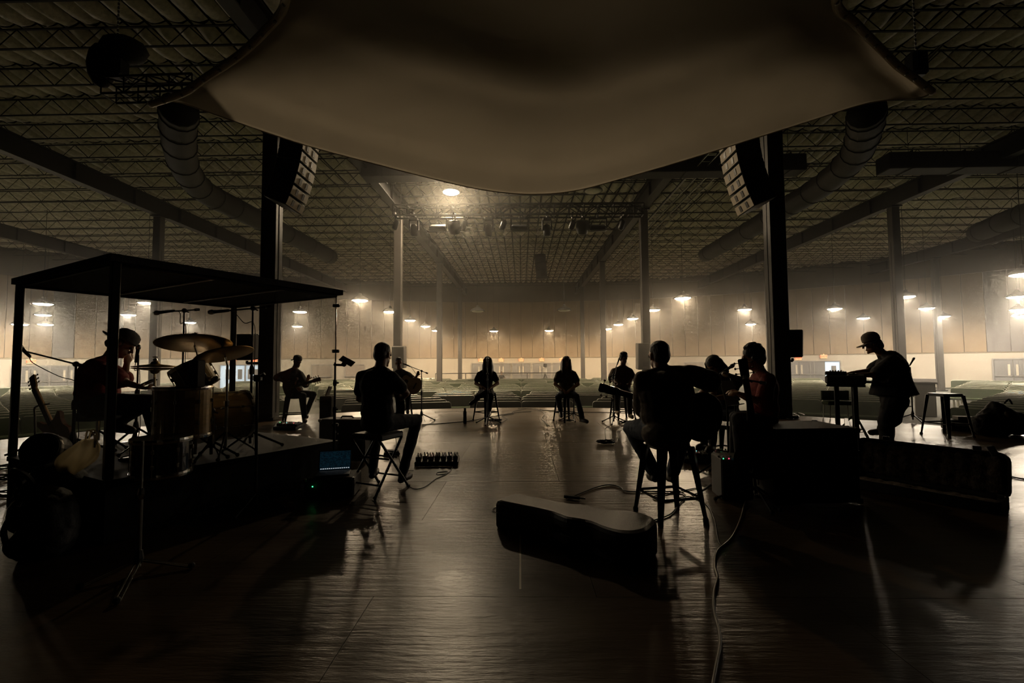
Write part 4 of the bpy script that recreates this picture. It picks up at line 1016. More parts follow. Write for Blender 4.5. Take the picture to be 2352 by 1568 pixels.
def microphone(t, p, d, L=.18, thick=.024):
    d = Vector(d).normalized(); fr = frame_from(d)
    b = MB(); b.lathe([(.010, -L * .55), (.013, -L * .5), (.017, L * .2), (.018, L * .26)], 10, fr, p); mb_ = b.build('microphone', BLKMET, t, smooth=True)
    b = MB(); b.lathe([(.018, 0), (thick, .012), (thick * 1.02, .03), (thick * .7, .05), (.005, .056)], 12, fr, p + d * L * .26); b.build('mic_grille', STEEL, mb_, smooth=True)
def mic_stand(label, base, htop, mic=None, mdir=None, r=.30, rot=.3, pivot=None, tail=.12, name='mic_stand', cable=True, lens=None, group=None):
    base = Vector(base); t = thing(name, label, 'microphone stand', tuple(base), group=group)
    tripod_base(t, base, r, rot=rot)
    b = MB(); b.cyl(base + V3(0, 0, .04), base + V3(0, 0, htop * .55), .013, n=8); b.cyl(base + V3(0, 0, htop * .55), base + V3(0, 0, htop), .009, n=8); b.build('pole', BLKMET, t)
    b = MB(); b.lathe([(.02, 0), (.022, .06), (.015, .09)], 8, None, base + V3(0, 0, htop * .55 - .04)); b.build('height_clutch', BLKPLA, t)
    b = MB(); b.lathe([(.028, .10), (.03, .16), (.018, .22)], 8, None, base); b.build('leg_hub', BLKPLA, t)
    tp = base + V3(0, 0, htop)
    if mic is not None:
        mic = Vector(mic); dv = (mic - tp); L = dv.length
        if L > .12:
            d = dv.normalized(); b = MB(); b.cyl(tp - d * tail, mic - d * .06, .008, n=7); b.build('boom_arm', BLKMET, t)
            b = MB(); b.sphere(tp, .026, 8, 6); b.cyl(tp, tp + V3(.05, 0, -.02), .008, n=5); b.build('boom_clamp', BLKPLA, t)
            b = MB(); b.cyl(tp - d * tail, tp - d * (tail + .05), .016, n=8); b.build('counterweight', BLKPLA, t)
        md = Vector(mdir) if mdir is not None else dv
        microphone(t, mic, md)
        if cable:
            c = base + V3(.03, .03, .01); mdn = md.normalized(); s_ = mic - mdn * .09
            pts = [s_, s_ - mdn * .06 + V3(0, 0, -.03), tp.lerp(s_, .35) + V3(0, 0, -.14), tp + V3(.02, 0, -.18), base + V3(.02, .01, htop * .5), base + V3(.03, .02, .15), base + V3(.10, -.12, .008)]
            b = MB(); b.tube(smooth_path(pts, 5), .0038, 5); b.build('mic_cable', CABLE, t)
    return t
def metal_stool(label, c, h, rz=0., top=.15, foot=.21, name='metal_stool', mat=None):
    mat = mat or BLKMET; t = thing(name, label, 'stool', tuple(c), rz)
    b = MB(); b.prism(rounded(top * 2, top * 2, .05, 4), h - .022, h); b.prism(rounded(top * 2.06, top * 2.06, .05, 4), h - .05, h - .022); b.build('seat', mat, t, world=False)
    for sx in (-1, 1):
        for sy in (-1, 1):
            p0 = V3(sx * top * .92, sy * top * .92, h - .03); p1 = V3(sx * foot, sy * foot, .012); d = (p1 - p0).normalized(); b = MB(); q = frame_from(d, V3(sx, sy, 0))
            vs = []
            for p, wd in ((p0, .078), (p1, .036)):
                for x, y in ((-1, -.5), (1, -.5), (1, .5), (-1, .5)): vs.append(p + q @ V3(x * wd * .5, y * wd * .6, 0))
            b.add(vs, [(3, 2, 1, 0), (4, 5, 6, 7), (0, 1, 5, 4), (1, 2, 6, 5), (2, 3, 7, 6), (3, 0, 4, 7)]); lg = b.build('leg', mat, t, world=False)
            b = MB(); b.lathe([(.022, 0), (.022, .025), (.016, .035)], 8, None, (p1.x, p1.y, .0)); b.build('foot_cap', RUBBER, lg, world=False)
    k = .30; f = top * .92 + (foot - top * .92) * (1 - k)
    for a, c_ in (((-f, -f), (f, -f)), ((f, -f), (f, f)), ((f, f), (-f, f)), ((-f, f), (-f, -f))):
        b = MB(); b.cyl((a[0], a[1], h * k), (c_[0], c_[1], h * k), .011, n=6); b.build('stretcher', mat, t, world=False)
    return t
GOUT = [(-.30, 0), (-.288, .075), (-.25, .150), (-.19, .192), (-.13, .200), (-.07, .180), (-.01, .142), (.035, .130), (.08, .136), (.125, .144), (.165, .128), (.192, .085), (.20, .035)]
def guitar(label, c, neck_dir, face, name='acoustic_guitar', topm=None, sidem=None, electric=False, sc=1.0, headm=None):
    x = Vector(neck_dir).normalized(); z = Vector(face); z = (z - x * z.dot(x)).normalized(); y = z.cross(x); fr = Matrix((x, y, z)).transposed() * sc; c = Vector(c)
    topm = topm or SPRUCE; sidem = sidem or WOODD; t = thing(name, label, 'guitar', tuple(c)); P = lambda a, b_, d: c + fr @ V3(a, b_, d)
    hd = .022 if electric else .05; k = .80 if electric else 1.0
    half = [(a * k, b_ * k) for a, b_ in GOUT]; pts = smooth_path([V3(a, b_, 0) for a, b_ in half], 3); ol = [(p.x, -p.y) for p in pts] + [(p.x, p.y) for p in reversed(pts[1:])]
    if electric:  # two horns and a cutaway
        ol = [(-.24, 0), (-.235, -.08), (-.19, -.15), (-.10, -.165), (-.02, -.125), (.05, -.125), (.12, -.15), (.155, -.13), (.12, -.085), (.10, -.04), (.10, .04), (.13, .085), (.19, .12), (.20, .155), (.15, .165), (.06, .135), (-.02, .13), (-.10, .165), (-.19, .15), (-.235, .08)]
    b = MB(); b.prism(ol, -hd, hd * .94, fr, c); bd = b.build('body', sidem, t)
    b = MB(); b.prism([(p[0] * .985, p[1] * .985) for p in ol], hd * .94, hd, fr, c); b.build('soundboard', topm, bd)
    if not electric:
        b = MB(); b.lathe([(.05, hd), (.05, hd + .001)], 20, fr, P(.085, 0, 0) - fr @ V3(0, 0, 0)); b.build('sound_hole', BLACK, bd)
    b = MB(); b.box(P(-.14, 0, hd + .006), V3(.03, .15 if not electric else .08, .012) * sc, fr.normalized()); b.build('bridge', FRET, bd)
    n0 = .19 * k if not electric else .10; n1 = .56
    rn = Matrix((x, y, z)).transposed()
    b = MB(); b.bbox(P((n0 + n1) / 2, 0, hd - .006), V3(n1 - n0, .052, .032) * sc, rn, b=.010); nk = b.build('neck', sidem if not electric else NECKW, t)
    b = MB(); b.box(P((n0 + n1) / 2 - .02, 0, hd + .0125), V3(n1 - n0 + .03, .052, .005) * sc, rn); b.build('fretboard', FRET, nk)
    tl = rn @ Matrix.Rotation(R(10), 3, 'Y'); hs_ = [(0, -.026), (.03, -.036), (.18, -.040), (.19, -.03), (.19, .03), (.18, .040), (.03, .036), (0, .026)]
    b = MB(); b.prism([(p[0] * sc, p[1] * sc) for p in hs_], -.008 * sc, .008 * sc, tl, P(n1 - .005, 0, hd - .004)); hk = b.build('headstock', headm or sidem, t)
    for s in (-1, 1):
        for i in range(3):
            o = P(n1, 0, hd - .004) + tl @ V3(.05 + i * .05, s * .038, -.002) * sc; b = MB(); b.cyl(o, o + tl @ V3(0, s * .024, 0) * sc, .004 * sc, n=6); b.sphere(o + tl @ V3(0, s * .032, 0) * sc, (.012 * sc, .010 * sc, .006 * sc), 8, 5, tl); b.build('tuning_peg', CHROME, hk)
    b = MB()
    for i in range(6): q = -.02 + i * .008; b.cyl(P(-.14, q * 1.2, hd + .014), P(n1 + .03, q, hd + .018), .0008, n=3)
    so = b.build('strings', CHROME, t); so['kind'] = 'stuff'
    return t
def drum(label, c, axis, r, depth, name, shell, lugs=8, legs=0, zfloor=0., headm=None):
    t = thing(name, label, 'drum', tuple(c)); fr = frame_from(axis); c = Vector(c); a = Vector(axis).normalized()
    b = MB(); b.lathe([(r, -depth / 2), (r, depth / 2)], 36, fr, c); b.build('shell', shell, t, smooth=False)
    for s in (-1, 1):
        b = MB(); o = c + a * s * depth / 2; b.lathe([(r - .004, -.016), (r + .012, -.016), (r + .014, 0), (r + .012, .016), (r - .004, .016)], 36, fr, o); b.build('hoop', CHROME, t, smooth=False)
        b = MB(); b.lathe([(r - .006, .001), (r - .006, .004)], 36, fr, o); b.build('drum_head', headm or HEADM, t)
    for i in range(lugs):
        th = 2 * PI * (i + .5) / lugs; o = c + fr @ V3(math.cos(th) * (r + .012), math.sin(th) * (r + .012), 0); b = MB(); b.cyl(o - a * (depth / 2 + .005), o + a * (depth / 2 + .005), .004, n=6)
        for s in (-1, 1): b.bbox(o + a * s * depth * .22 - fr @ V3(math.cos(th) * .005, math.sin(th) * .005, 0), (.02, .02, .035), frame_from(a, o - c), b=.005)
        b.build('tension_lug', CHROME, t)
    for i in range(legs):
        th = 2 * PI * i / legs + .5; o = c + V3(math.cos(th) * (r + .02), math.sin(th) * (r + .02), -.05); b = MB(); b.tube([o, V3(o.x, o.y, zfloor + .14), V3(o.x + math.cos(th) * .05, o.y + math.sin(th) * .05, zfloor + .015)], .006, 6); b.build('leg', CHROME, t)
    return t
def cymbal(label, c, n_, r, base, hat=False, name='cymbal_stand', tri=.26, rot=.2):
    c = Vector(c); base = Vector(base); t = thing(name, label, 'cymbal', tuple(base)); fr = frame_from(n_); a = Vector(n_).normalized()
    pr = [(r, 0), (r * .98, .004), (r * .6, .016), (r * .22, .024), (r * .17, .045), (r * .06, .056)]
    b = MB(); b.lathe([(r * .97, -.003)] + pr, 40, fr, c); b.build('cymbal', BRASS, t, smooth=True)
    if hat: b = MB(); b.lathe([(r * .97, .003)] + [(p[0], -p[1]) for p in pr], 40, fr, c - a * .012); b.build('cymbal', BRASS, t, smooth=True)
    tp = V3(base.x, base.y, c.z - .10); b = MB(); b.cyl(base + V3(0, 0, .05), V3(base.x, base.y, base.z + (c.z - base.z) * .55), .014, n=8); b.cyl(V3(base.x, base.y, base.z + (c.z - base.z) * .5), tp, .010, n=8); b.build('pole', CHROME if hat else STEEL, t)
    b = MB(); b.cyl(tp, c - a * .02, .008, n=7); b.cyl(c - a * .02, c + a * .10, .0045, n=6); b.build('tilter', CHROME, t)
    b = MB(); b.lathe([(.012, .052), (.02, .06), (.014, .075)], 8, fr, c); b.cyl(c + a * .08 + fr @ V3(-.025, 0, .01), c + a * .08 + fr @ V3(.025, 0, .01), .005, n=5); b.build('wing_nut', CHROME, t)
    b = MB(); b.lathe([(.016, -.03), (.024, -.02), (.024, .02), (.016, .03)], 8, None, V3(base.x, base.y, base.z + (c.z - base.z) * .52)); b.build('height_clutch', CHROME, t)
    tripod_base(t, base, tri, rot=rot, hub=.22, lr=.008)
    return t
def coil(name, label, c, r, nl, cat='cable', rr=.006, jitter=.25):
    rnd = random.Random(int(c[0] * 100)); pts = []
    for i in range(nl * 14):
        a = 2 * PI * i / 14; q = r * (1 + jitter * (rnd.random() - .5)); pts.append(V3(c[0] + q * math.cos(a), c[1] + q * .8 * math.sin(a), c[2] + .006 + rnd.random() * .02 + .03 * (i / (nl * 14))))
    b = MB(); b.tube(smooth_path(pts, 3), rr, 5); o = b.build(name, CABLE); return tag(o, label, cat)
def cable(label, pts, r=.006, mat=None, z=None, grp=None):
    P = [at(p[0], p[1], z=(r + .001 if len(p) < 3 else p[2])) for p in pts]; b = MB(); b.tube(smooth_path(P, 8), r, 6); o = b.build('floor_cable', mat or CABLE, None, smooth=True); return tag(o, label, 'cable', grp)

# ---- stools, chairs
metal_stool('tall black metal stool under the near guitarist in jeans', (1.22, 3.87, 0), .612, R(14), .140, .20)
metal_stool('black metal stool behind the keyboard player', (at(2113, 990, z=0).x, 7.95, 0), .72, R(8), .17, .23)
for px, d, h, lb, rz in ((676, 10.25, .60, 'stool under the guitarist behind the drum booth', 20), (922, 11.0, .62, 'stool under the guitarist facing the camera at left', 0), (1117, 10.3, .64, 'stool under the left singer with dark hair', 45), (1302, 10.1, .64, 'stool under the right singer with brown hair', 30), (1430, 10.5, .64, 'stool under the person above the guitar headstock', 15)):
    p = at(px, 960, d=d); metal_stool('dark bar ' + lb, (p.x, d, 0), h, R(rz), .15, .21, mat=BLKMET)
p = at(1752, 1000, d=4.62); metal_stool('low dark stool under the person in headphones', (p.x, 4.62, 0), .50, R(5), .16, .2)
p = at(1668, 1000, d=6.1); metal_stool('low dark stool under the person with glasses', (p.x, 6.1, 0), .46, R(35), .16, .2)
# folding stool under the left guitarist
c = V3(at(866, 1100, d=4.6).x, 4.62, 0); rz = R(-24); t = thing('folding_stool', 'black folding stool with crossed legs under the left guitarist', 'stool', tuple(c), rz)
b = MB(); b.bbox((0, 0, .56), (.38, .34, .06), b=.02); b.build('seat', BLKPLA, t, world=False)
for s in (-1, 1):
    for e in (-1, 1):
        b = MB(); b.cyl((s * (.17 + .008 * e), -e * .17, .53), (s * (.19 + .008 * e), e * .24, .012), .013, n=8); lg = b.build('leg', BLKMET, t, world=False)
        b = MB(); b.sphere((s * (.19 + .008 * e), e * .24, .016), .018, 8, 5); b.build('rubber_foot', RUBBER, lg, world=False)
for e in (-1, 1):
    for z_, y_ in ((.12, .20), (.34, .06)): b = MB(); b.cyl((-.19, e * y_, z_), (.19, e * y_, z_), .009, n=6); b.build('stretcher', BLKMET, t, world=False)

# ---- drum riser and booth
RZ = .45
CN, CR, CL_ = V3(-3.0, 3.28, 0), V3(-2.03, 4.94, 0), V3(-4.69, 4.14, 0); CF = CR + CL_ - CN
t = thing('drum_riser', 'black raised platform under the drum kit', 'drum riser', tuple(CN))
ctr = (CN + CF) / 2
def inset(p, k): return ctr + (p - ctr) * k
b = MB(); b.prism([tuple(inset(p, 1.03).xy) for p in (CN, CR, CF, CL_)], RZ - .04, RZ); b.build('deck', M('riser_deck', (0.014, 0.011, 0.008), .7, var=.4, scale=3, spec=.25), t)
for a, c_ in ((CN, CR), (CR, CF), (CF, CL_), (CL_, CN)):
    a2, c2 = inset(a, 1.02), inset(c_, 1.02); d = (c2 - a2); n_ = V3(d.y, -d.x, 0).normalized() * .01; b = MB(); b.add([a2, c2, c2 + V3(0, 0, RZ - .041), a2 + V3(0, 0, RZ - .041), a2 - n_, c2 - n_, c2 - n_ + V3(0, 0, RZ - .041), a2 - n_ + V3(0, 0, RZ - .041)], [(0, 1, 2, 3), (7, 6, 5, 4), (0, 4, 5, 1), (1, 5, 6, 2), (2, 6, 7, 3), (3, 7, 4, 0)]); b.build('skirt_panel', BLKCL, t)
ZR = 2.04
t = thing('drum_booth', 'clear plastic drum booth with a black flat roof', 'drum booth', tuple(CN))
for p in (CN, CL_, CF): b = MB(); b.bbox(V3(p.x, p.y, (RZ + ZR) / 2), (.055, .055, ZR - RZ), Matrix.Rotation(math.atan2((CR - CN).y, (CR - CN).x), 3, 'Z'), b=.006); b.build('corner_post', M('booth_post', (0.035, 0.032, 0.028), .35, .5), t)
ol = [tuple(inset(p, 1.05).xy) for p in (CN, CR, CF, CL_)]
b = MB(); b.prism(ol, ZR, ZR + .055); rf = b.build('roof_panel', M('roof_foam', (0.014, 0.013, 0.013), .9, bump=.6, bscale=80), t)
for k_ in (.36, .70):
    a, c_ = CN.lerp(CR, k_), CL_.lerp(CF, k_); pts = [V3(0, 0, ZR - .012) + a.lerp(c_, q / 8) for q in range(9)]; b = MB(); b.tube(pts, .014, 6); b.build('roof_rib', STEEL, rf)
def pane(a, c_, k0, k1, z0=RZ + .01, z1=ZR - .02):
    p, q = a.lerp(c_, k0), a.lerp(c_, k1); d = (q - p).normalized(); n_ = V3(d.y, -d.x, 0) * .003
    b = MB(); b.add([p - n_ + V3(0, 0, z0), q - n_ + V3(0, 0, z0), q - n_ + V3(0, 0, z1), p - n_ + V3(0, 0, z1), p + n_ + V3(0, 0, z0), q + n_ + V3(0, 0, z0), q + n_ + V3(0, 0, z1), p + n_ + V3(0, 0, z1)], [(0, 1, 2, 3), (7, 6, 5, 4), (0, 4, 5, 1), (1, 5, 6, 2), (2, 6, 7, 3), (3, 7, 4, 0)])
    o = b.build('clear_panel', PLEXI, t); return p, q, o
for a, c_, kk in ((CR, CF, (0.0, .98)), (CF, CL_, (.02, .98)), (CL_, CN, (.02, .97))): pane(a, c_, kk[0], kk[1])
pp, qq, pn = pane(CR.lerp(CN, .0), CN, 0, .36)
for z_ in (ZR - .12, 1.42, .62):
    for o_ in (CR,): b = MB(); b.bbox(o_ + V3(0, 0, z_), (.075, .03, .035), b=.006); b.build('panel_hinge', BLKPLA, t)
b = MB(); b.box(CR + V3(0, 0, (RZ + ZR) / 2), (.012, .012, ZR - RZ - .02)); b.build('edge_strip', M('clear_edge', (0.5, 0.47, 0.42), .15), t)
for p0, p1 in ((CN, CR), (CR, CF), (CF, CL_), (CL_, CN)): b = MB(); b.cyl(p0 + V3(0, 0, ZR - .015), p1 + V3(0, 0, ZR - .015), .014, n=6); b.build('roof_rail', BLKMET, t)

# ---- drum kit
drum('wood shelled floor tom, front of the drum kit', W(420, 944, 3.85), (0, 0, 1), .205, .40, 'floor_tom', WOODY, 8, 3, RZ)
drum('tilted wood rack tom under the ride cymbal', W(446, 864, 4.02), (-.45, -.12, .85), .150, .20, 'rack_tom', WOODY, 6)
t = drum('wood bass drum lying on its side behind the floor tom', W(510, 954, 4.35), (.56, .83, 0), .225, .40, 'bass_drum', WOODY, 8, headm=mix_shader_mat('amber_head', [('Diffuse', (.5, .33, .12), None, .4), ('Translucent', (.75, .5, .18), None, .55), ('Glossy', (.8, .8, .8), .2, .05)]))
drum('dark tom standing at the near corner of the riser', V3(-2.72, 3.42, RZ + .145), (.0, 0, 1), .185, .25, 'spare_tom', BLKGLO, 8)
cymbal('large ride cymbal tilted above the drum kit', W(447, 789, 3.78), (-.145, .20, 1), .278, V3(W(452, 900, 3.95).x, 3.95, RZ))
cymbal('crash cymbal tilted up to the right in the drum booth', W(516, 814, 3.95), (-.32, .10, 1), .23, V3(W(521, 900, 4.12).x, 4.12, RZ), rot=.9)
cymbal('pair of hi-hat cymbals before the drummer', W(356, 842, 4.15), (0, .02, 1), .175, V3(W(354, 900, 4.15).x, 4.15, RZ), hat=True, name='hi_hat_stand', rot=1.3)
t = thing('drum_throne', 'round black drum throne under the drummer', 'stool', tuple(V3(W(222, 940, 4.38).x, 4.40, RZ)))
c = ROOT[t.name][0]; b = MB(); b.lathe([(.16, .30), (.18, .32), (.18, .37), (.15, .39)], 20, None, c); b.build('seat', TOLEX, t, smooth=True); b = MB(); b.cyl(V3(*c) + V3(0, 0, .1), V3(*c) + V3(0, 0, .32), .018, n=8); b.build('post', CHROME, t); tripod_base(t, c, .24, hub=.2)
# pedals and hardware
t = thing('hi_hat_pedal', 'small steel foot pedal under the hi-hat', 'pedal', tuple(V3(-3.38, 4.02, RZ))); b = MB(); b.bbox(V3(-3.38, 4.0, RZ + .05), (.26, .09, .012), Matrix.Rotation(-.2, 3, 'Y'), b=.004); b.build('foot_plate', STEEL, t); b = MB(); b.box(V3(-3.38, 4.0, RZ + .008), (.30, .10, .014)); b.build('base_plate', BLKMET, t)
# drum mics
mic_stand('tall boom stand with a round overhead mic, left in the drum booth', V3(W(418, 900, 4.95).x, 4.95, RZ), W(418, 713, 4.95).z - RZ, W(378, 716, 4.75), (-1, -.2, -.15), rot=.9)
mic_stand('tall boom stand with a shock-mounted overhead mic, right in the drum booth', V3(W(577, 900, 4.55).x, 4.55, RZ), W(577, 708, 4.55).z - RZ, W(503, 715, 4.35), (-1, -.1, -.1), rot=.2)
mic_stand('boom stand with a mic pointing up left behind the drummer', V3(W(172, 900, 4.15).x, 4.15, RZ), W(172, 836, 4.15).z - RZ, W(56, 806, 4.45), (-.55, .1, .42), rot=.6, tail=.04)
mic_stand('thin straight mic stand between drummer and hi-hat', V3(W(315, 900, 4.9).x, 4.9, RZ), W(315, 815, 4.9).z - RZ, W(315, 812, 4.9), (.15, 0, 1), r=.2)
mic_stand('boom mic aimed at the bass drum', V3(W(487, 960, 4.0).x, 4.0, RZ), .42, W(480, 882, 4.0), (.6, 0, .5), r=.2, rot=.5, cable=False)
t = thing('splash_panel', 'small upright black box clamped at the drum kit', 'controller', tuple(W(453, 890, 3.72))); c = W(453, 858, 3.72); b = MB(); b.bbox(c, (.072, .10, .225), b=.008); b.build('box', RUBBER, t); b = MB(); b.cyl(W(452, 885, 3.72), W(452, 905, 3.9), .01, n=6); b.build('arm', BLKMET, t)
# phone clamp stand in front of the riser
base = V3(-2.32, 3.98, 0); t = thing('clamp_stand', 'leaning black stand with a clamp head in front of the riser', 'stand', tuple(base))
b = MB(); b.cyl(base, W(590, 868, 4.1), .013, n=8); b.build('pole', BLKMET, t); b = MB(); b.bbox(W(592, 868, 4.1), (.07, .05, .06), b=.01); b.cyl(W(592, 868, 4.1), W(608, 858, 4.1), .014, n=6); b.build('clamp', BLKPLA, t); tripod_base(t, base, .22)
# low stand standing near the camera
bp_ = at(318, 1312, z=0); t = thing('low_stand', 'short straight stand on a wide tripod, nearest the camera at left', 'stand', tuple(bp_)); b = MB(); b.cyl(bp_ + V3(0, 0, .03), bp_ + V3(0, 0, .48), .012, n=8); b.cyl(bp_ + V3(0, 0, .45), bp_ + V3(0, 0, .80), .008, n=8); b.build('pole', STEEL, t)
b = MB(); b.lathe([(.02, .05), (.026, .08), (.018, .13)], 8, None, bp_); b.build('leg_hub', BLKPLA, t); b = MB(); b.lathe([(.012, .44), (.02, .47), (.013, .51)], 8, None, bp_); b.build('height_clutch', CHROME, t)
for px, py in ((183, 1350), (440, 1301), (268, 1382)):
    e = at(px, py, z=.012); b = MB(); d = (e - bp_); s_ = V3(-d.y, d.x, 0).normalized() * .012
    for q in (-1, 1): b.cyl(bp_ + V3(0, 0, .07) + s_ * q, e + s_ * q, .005, n=5)
    lg = b.build('leg', CHROME, t); lg['kind'] = 'stuff'; b = MB(); b.sphere(e + V3(0, 0, .008), .02, 8, 5); b.build('rubber_foot', RUBBER, lg)

# ---- left pile
def lump(name, label, cat, prims, mat, voxel=.02, amp=.02, base=None):
    B = Body()
    for q in prims: B.ell(q[0], q[1], q[2] if len(q) > 2 else None, 0)
    me = B.mesh(voxel, amp, iters=1); me.materials.append(mat); base = Vector(base if base is not None else prims[0][0]); me.transform(Matrix.Translation(-base))
    o = link(name, me); o.location = base; ROOT[o.name] = (tuple(base), 0); return tag(o, label, cat)
BAGB = M('black_bag_nylon', (0.013, 0.012, 0.012), .7, bump=.4, bscale=40)
o = lump('gear_bag', 'large slumped black gear bag at the far left of the stage', 'bag', [(V3(-3.52, 3.38, .18), (.25, .20, .20)), (V3(-3.46, 3.36, .36), (.20, .18, .20)), (V3(-3.66, 3.46, .28), (.16, .16, .22))], BAGB, base=(-3.52, 3.38, 0))
b = MB(); b.tube(smooth_path([V3(-3.70, 3.32, .40), V3(-3.60, 3.18, .54), V3(-3.45, 3.15, .50), V3(-3.36, 3.16, .36)], 6), .018, 6); b.build('carry_strap', BAGB, o)
o = lump('backpack', 'black backpack leaning on the gear bag by the plastic bag', 'bag', [(V3(-3.24, 3.10, .22), (.17, .15, .23)), (V3(-3.24, 3.07, .10), (.19, .17, .12))], BAGB, base=(-3.24, 3.10, 0))
b = MB(); b.tube(smooth_path([V3(-3.30, 2.96, .36), V3(-3.33, 2.91, .22), V3(-3.30, 2.93, .06)], 6), .016, 6); b.build('shoulder_strap', BAGB, o)
t = thing('drum_case', 'round black drum case lying on the gear pile', 'case', tuple(W(107, 1035, 3.5))); c = W(107, 1035, 3.5); fr = frame_from((.25, -.9, .3))
b = MB(); b.lathe([(.10, -.10), (.125, -.085), (.125, .085), (.10, .10)], 24, fr, c); b.build('case_body', BLKPLA, t, smooth=False); b = MB(); b.lathe([(.128, .03), (.131, .04), (.131, .06), (.128, .07)], 24, fr, c); b.build('lid_rim', STEEL, t)
t = thing('laptop', 'closed silver laptop on edge beside the round drum case', 'laptop', tuple(W(72, 1024, 3.9))); c = W(74, 1022, 3.9); b = MB(); b.bbox(c, (.30, .20, .016), Matrix.Rotation(-.35, 3, 'Y') @ Matrix.Rotation(.2, 3, 'X'), b=.004); b.build('lid', STEEL, t)
# plastic bag: a tied, crumpled sack
vs = []; nA, nZ = 28, 14; cb = W(163, 1082, 3.32); top = W(205, 1008, 3.22)
for j in range(nZ + 1):
    v = j / nZ; rr = .115 * (math.sin(PI * min(v * .55 + .12, 1)) ** .8) * (1 - .75 * v ** 3); cc = cb.lerp(top, v)
    for i in range(nA):
        a = 2 * PI * i / nA; q = rr * (1 + .22 * math.sin(5 * a + 2.5 * v) + .12 * math.sin(9 * a - 4 * v)) + .012; vs.append(cc + V3(q * math.cos(a), q * .7 * math.sin(a), .02 * math.sin(3 * a) * (1 - v)))
m = MB(); m.add(vs, [(j * nA + i, j * nA + (i + 1) % nA, (j + 1) * nA + (i + 1) % nA, (j + 1) * nA + i) for j in range(nZ) for i in range(nA)])
t = thing('plastic_bag', 'crumpled see-through plastic bag glowing beside the booth post', 'plastic bag', tuple(cb)); m.build('bag_film', BAGPL, t, smooth=True)
b = MB(); b.bbox(cb + V3(-.01, 0, .04), (.12, .09, .08), Matrix.Rotation(.3, 3, 'Z'), b=.03); b.build('contents', M('cardboard', (0.28, 0.18, 0.07), .8), t)
for q in (-1, 1): b = MB(); b.tube(smooth_path([top + V3(-.02, .01 * q, -.05), top + V3(.0, .015 * q, .06), top + V3(.045, .012 * q, .03), top + V3(.04, 0, -.06)], 5), .006, 5); b.build('bag_handle', BAGPL, t)
for k_, (px, py) in enumerate(((12, 1078), (30, 1100), (14, 1140))): p = at(px, py, z=.0); coil('cable_coil', ['loose coil of cable at the left picture edge, farthest', 'tangled cable coil at the left picture edge, middle', 'tangled cable coil at the left picture edge, nearest'][k_], p, .15, 4)
# guitar on stand behind the booth
gb = V3(-5.95, 5.75, 0); guitar('pale electric guitar standing on a stand behind the booth at far left', W(128, 985, 5.72), (W(73, 868, 5.85) - W(128, 985, 5.72)), (-.3, -.9, .3), 'electric_guitar', PALE, WOODD, True, 1.15, NECKW)
t = thing('guitar_stand', 'tubular guitar stand with a curved yoke at far left', 'guitar stand', tuple(V3(W(82, 990, 5.85).x, 5.85, 0)))
p0 = V3(W(84, 990, 5.85).x, 5.85, .02); b = MB(); b.tube(smooth_path([p0, W(80, 960, 5.85), W(79, 940, 5.85), W(86, 932, 5.82), W(112, 927, 5.75)], 5), .012, 7); b.build('neck_yoke', BLKMET, t); tripod_base(t, p0, .26, hub=.2)

# ---- left centre
ac = V3(-2.36, 6.15, 0); t = thing('guitar_amplifier', 'black combo amplifier standing right of the drum riser', 'amplifier', tuple(ac), R(-8))
b = MB(); b.bbox((0, 0, .28), (.66, .30, .54), b=.02); b.build('cabinet', TOLEX, t, world=False); b = MB(); b.box((0, .152, .24), (.60, .006, .40)); b.build('grille_cloth', GRYC, t, world=False)
for sx in (-1, 1): b = MB(); b.bbox((sx * .31, -.13, .53), (.05, .05, .04), b=.01); b.build('corner_guard', STEEL, t, world=False)
b = MB(); b.tube([(-.09, 0, .55), (-.07, 0, .575), (.07, 0, .575), (.09, 0, .55)], .010, 6); b.build('carry_handle', RUBBER, t, world=False)
p = at(752, 960, d=10.0); t = thing('guitar_amplifier', 'small upright amplifier with a tablet leaning on it, beside the booth edge', 'amplifier', (p.x, 10.0, 0)); b = MB(); b.bbox(V3(p.x, 10.0, .30), (.26, .26, .58), b=.02); b.build('cabinet', GRYC, t); b = MB(); b.bbox(V3(p.x + .03, 9.98, .70), (.03, .16, .22), Matrix.Rotation(.35, 3, 'Y'), b=.004); b.build('tablet', FRAMEG, t); b = MB(); b.box(V3(p.x, 9.868, .27), (.22, .006, .42)); b.build('grille_cloth', BLKCL, t)
def pedalboard(label, c, wd, dp, rz, n=6, leds=True, tilt=.12):
    t = thing('pedalboard', label, 'pedalboard', tuple(c), rz); b = MB(); b.bbox((0, 0, .045), (wd, dp, .06), Matrix.Rotation(tilt, 3, 'X'), b=.008); b.build('board', BLACK, t, world=False); rnd = random.Random(int(wd * 1000 + n))
    cols = [BLKPLA, STEEL, M('pedal_red', (.25, .03, .03), .4), GRYC, BLKPLA, M('pedal_blue', (.04, .06, .14), .4)]
    for i in range(n):
        x = -wd / 2 + wd * (i + .5) / n; y = rnd.uniform(-.03, .03); z0 = .075 + tilt * y; b = MB(); b.bbox((x, y, z0 + .025), (wd / n * .78, dp * .55, .05), Matrix.Rotation(tilt, 3, 'X'), b=.006); pd = b.build('pedal', cols[i % 6], t, world=False)
        for q in (-1, 1): b = MB(); b.cyl((x + q * wd / n * .2, y + dp * .12, z0 + .05), (x + q * wd / n * .2, y + dp * .12, z0 + .072), .008, n=8); b.build('knob', BLKPLA if i % 2 else CHROME, pd, world=False)
        b = MB(); b.cyl((x, y - dp * .16, z0 + .045), (x, y - dp * .16, z0 + .062), .010, n=8); b.build('foot_switch', CHROME, pd, world=False)
        if leds and i % 2 == 0: b = MB(); b.sphere((x, y - dp * .04, z0 + .05), .006, 6, 4); b.build('led', (LEDG, LEDB, LEDR)[i // 2 % 3], pd, world=False)
    return t
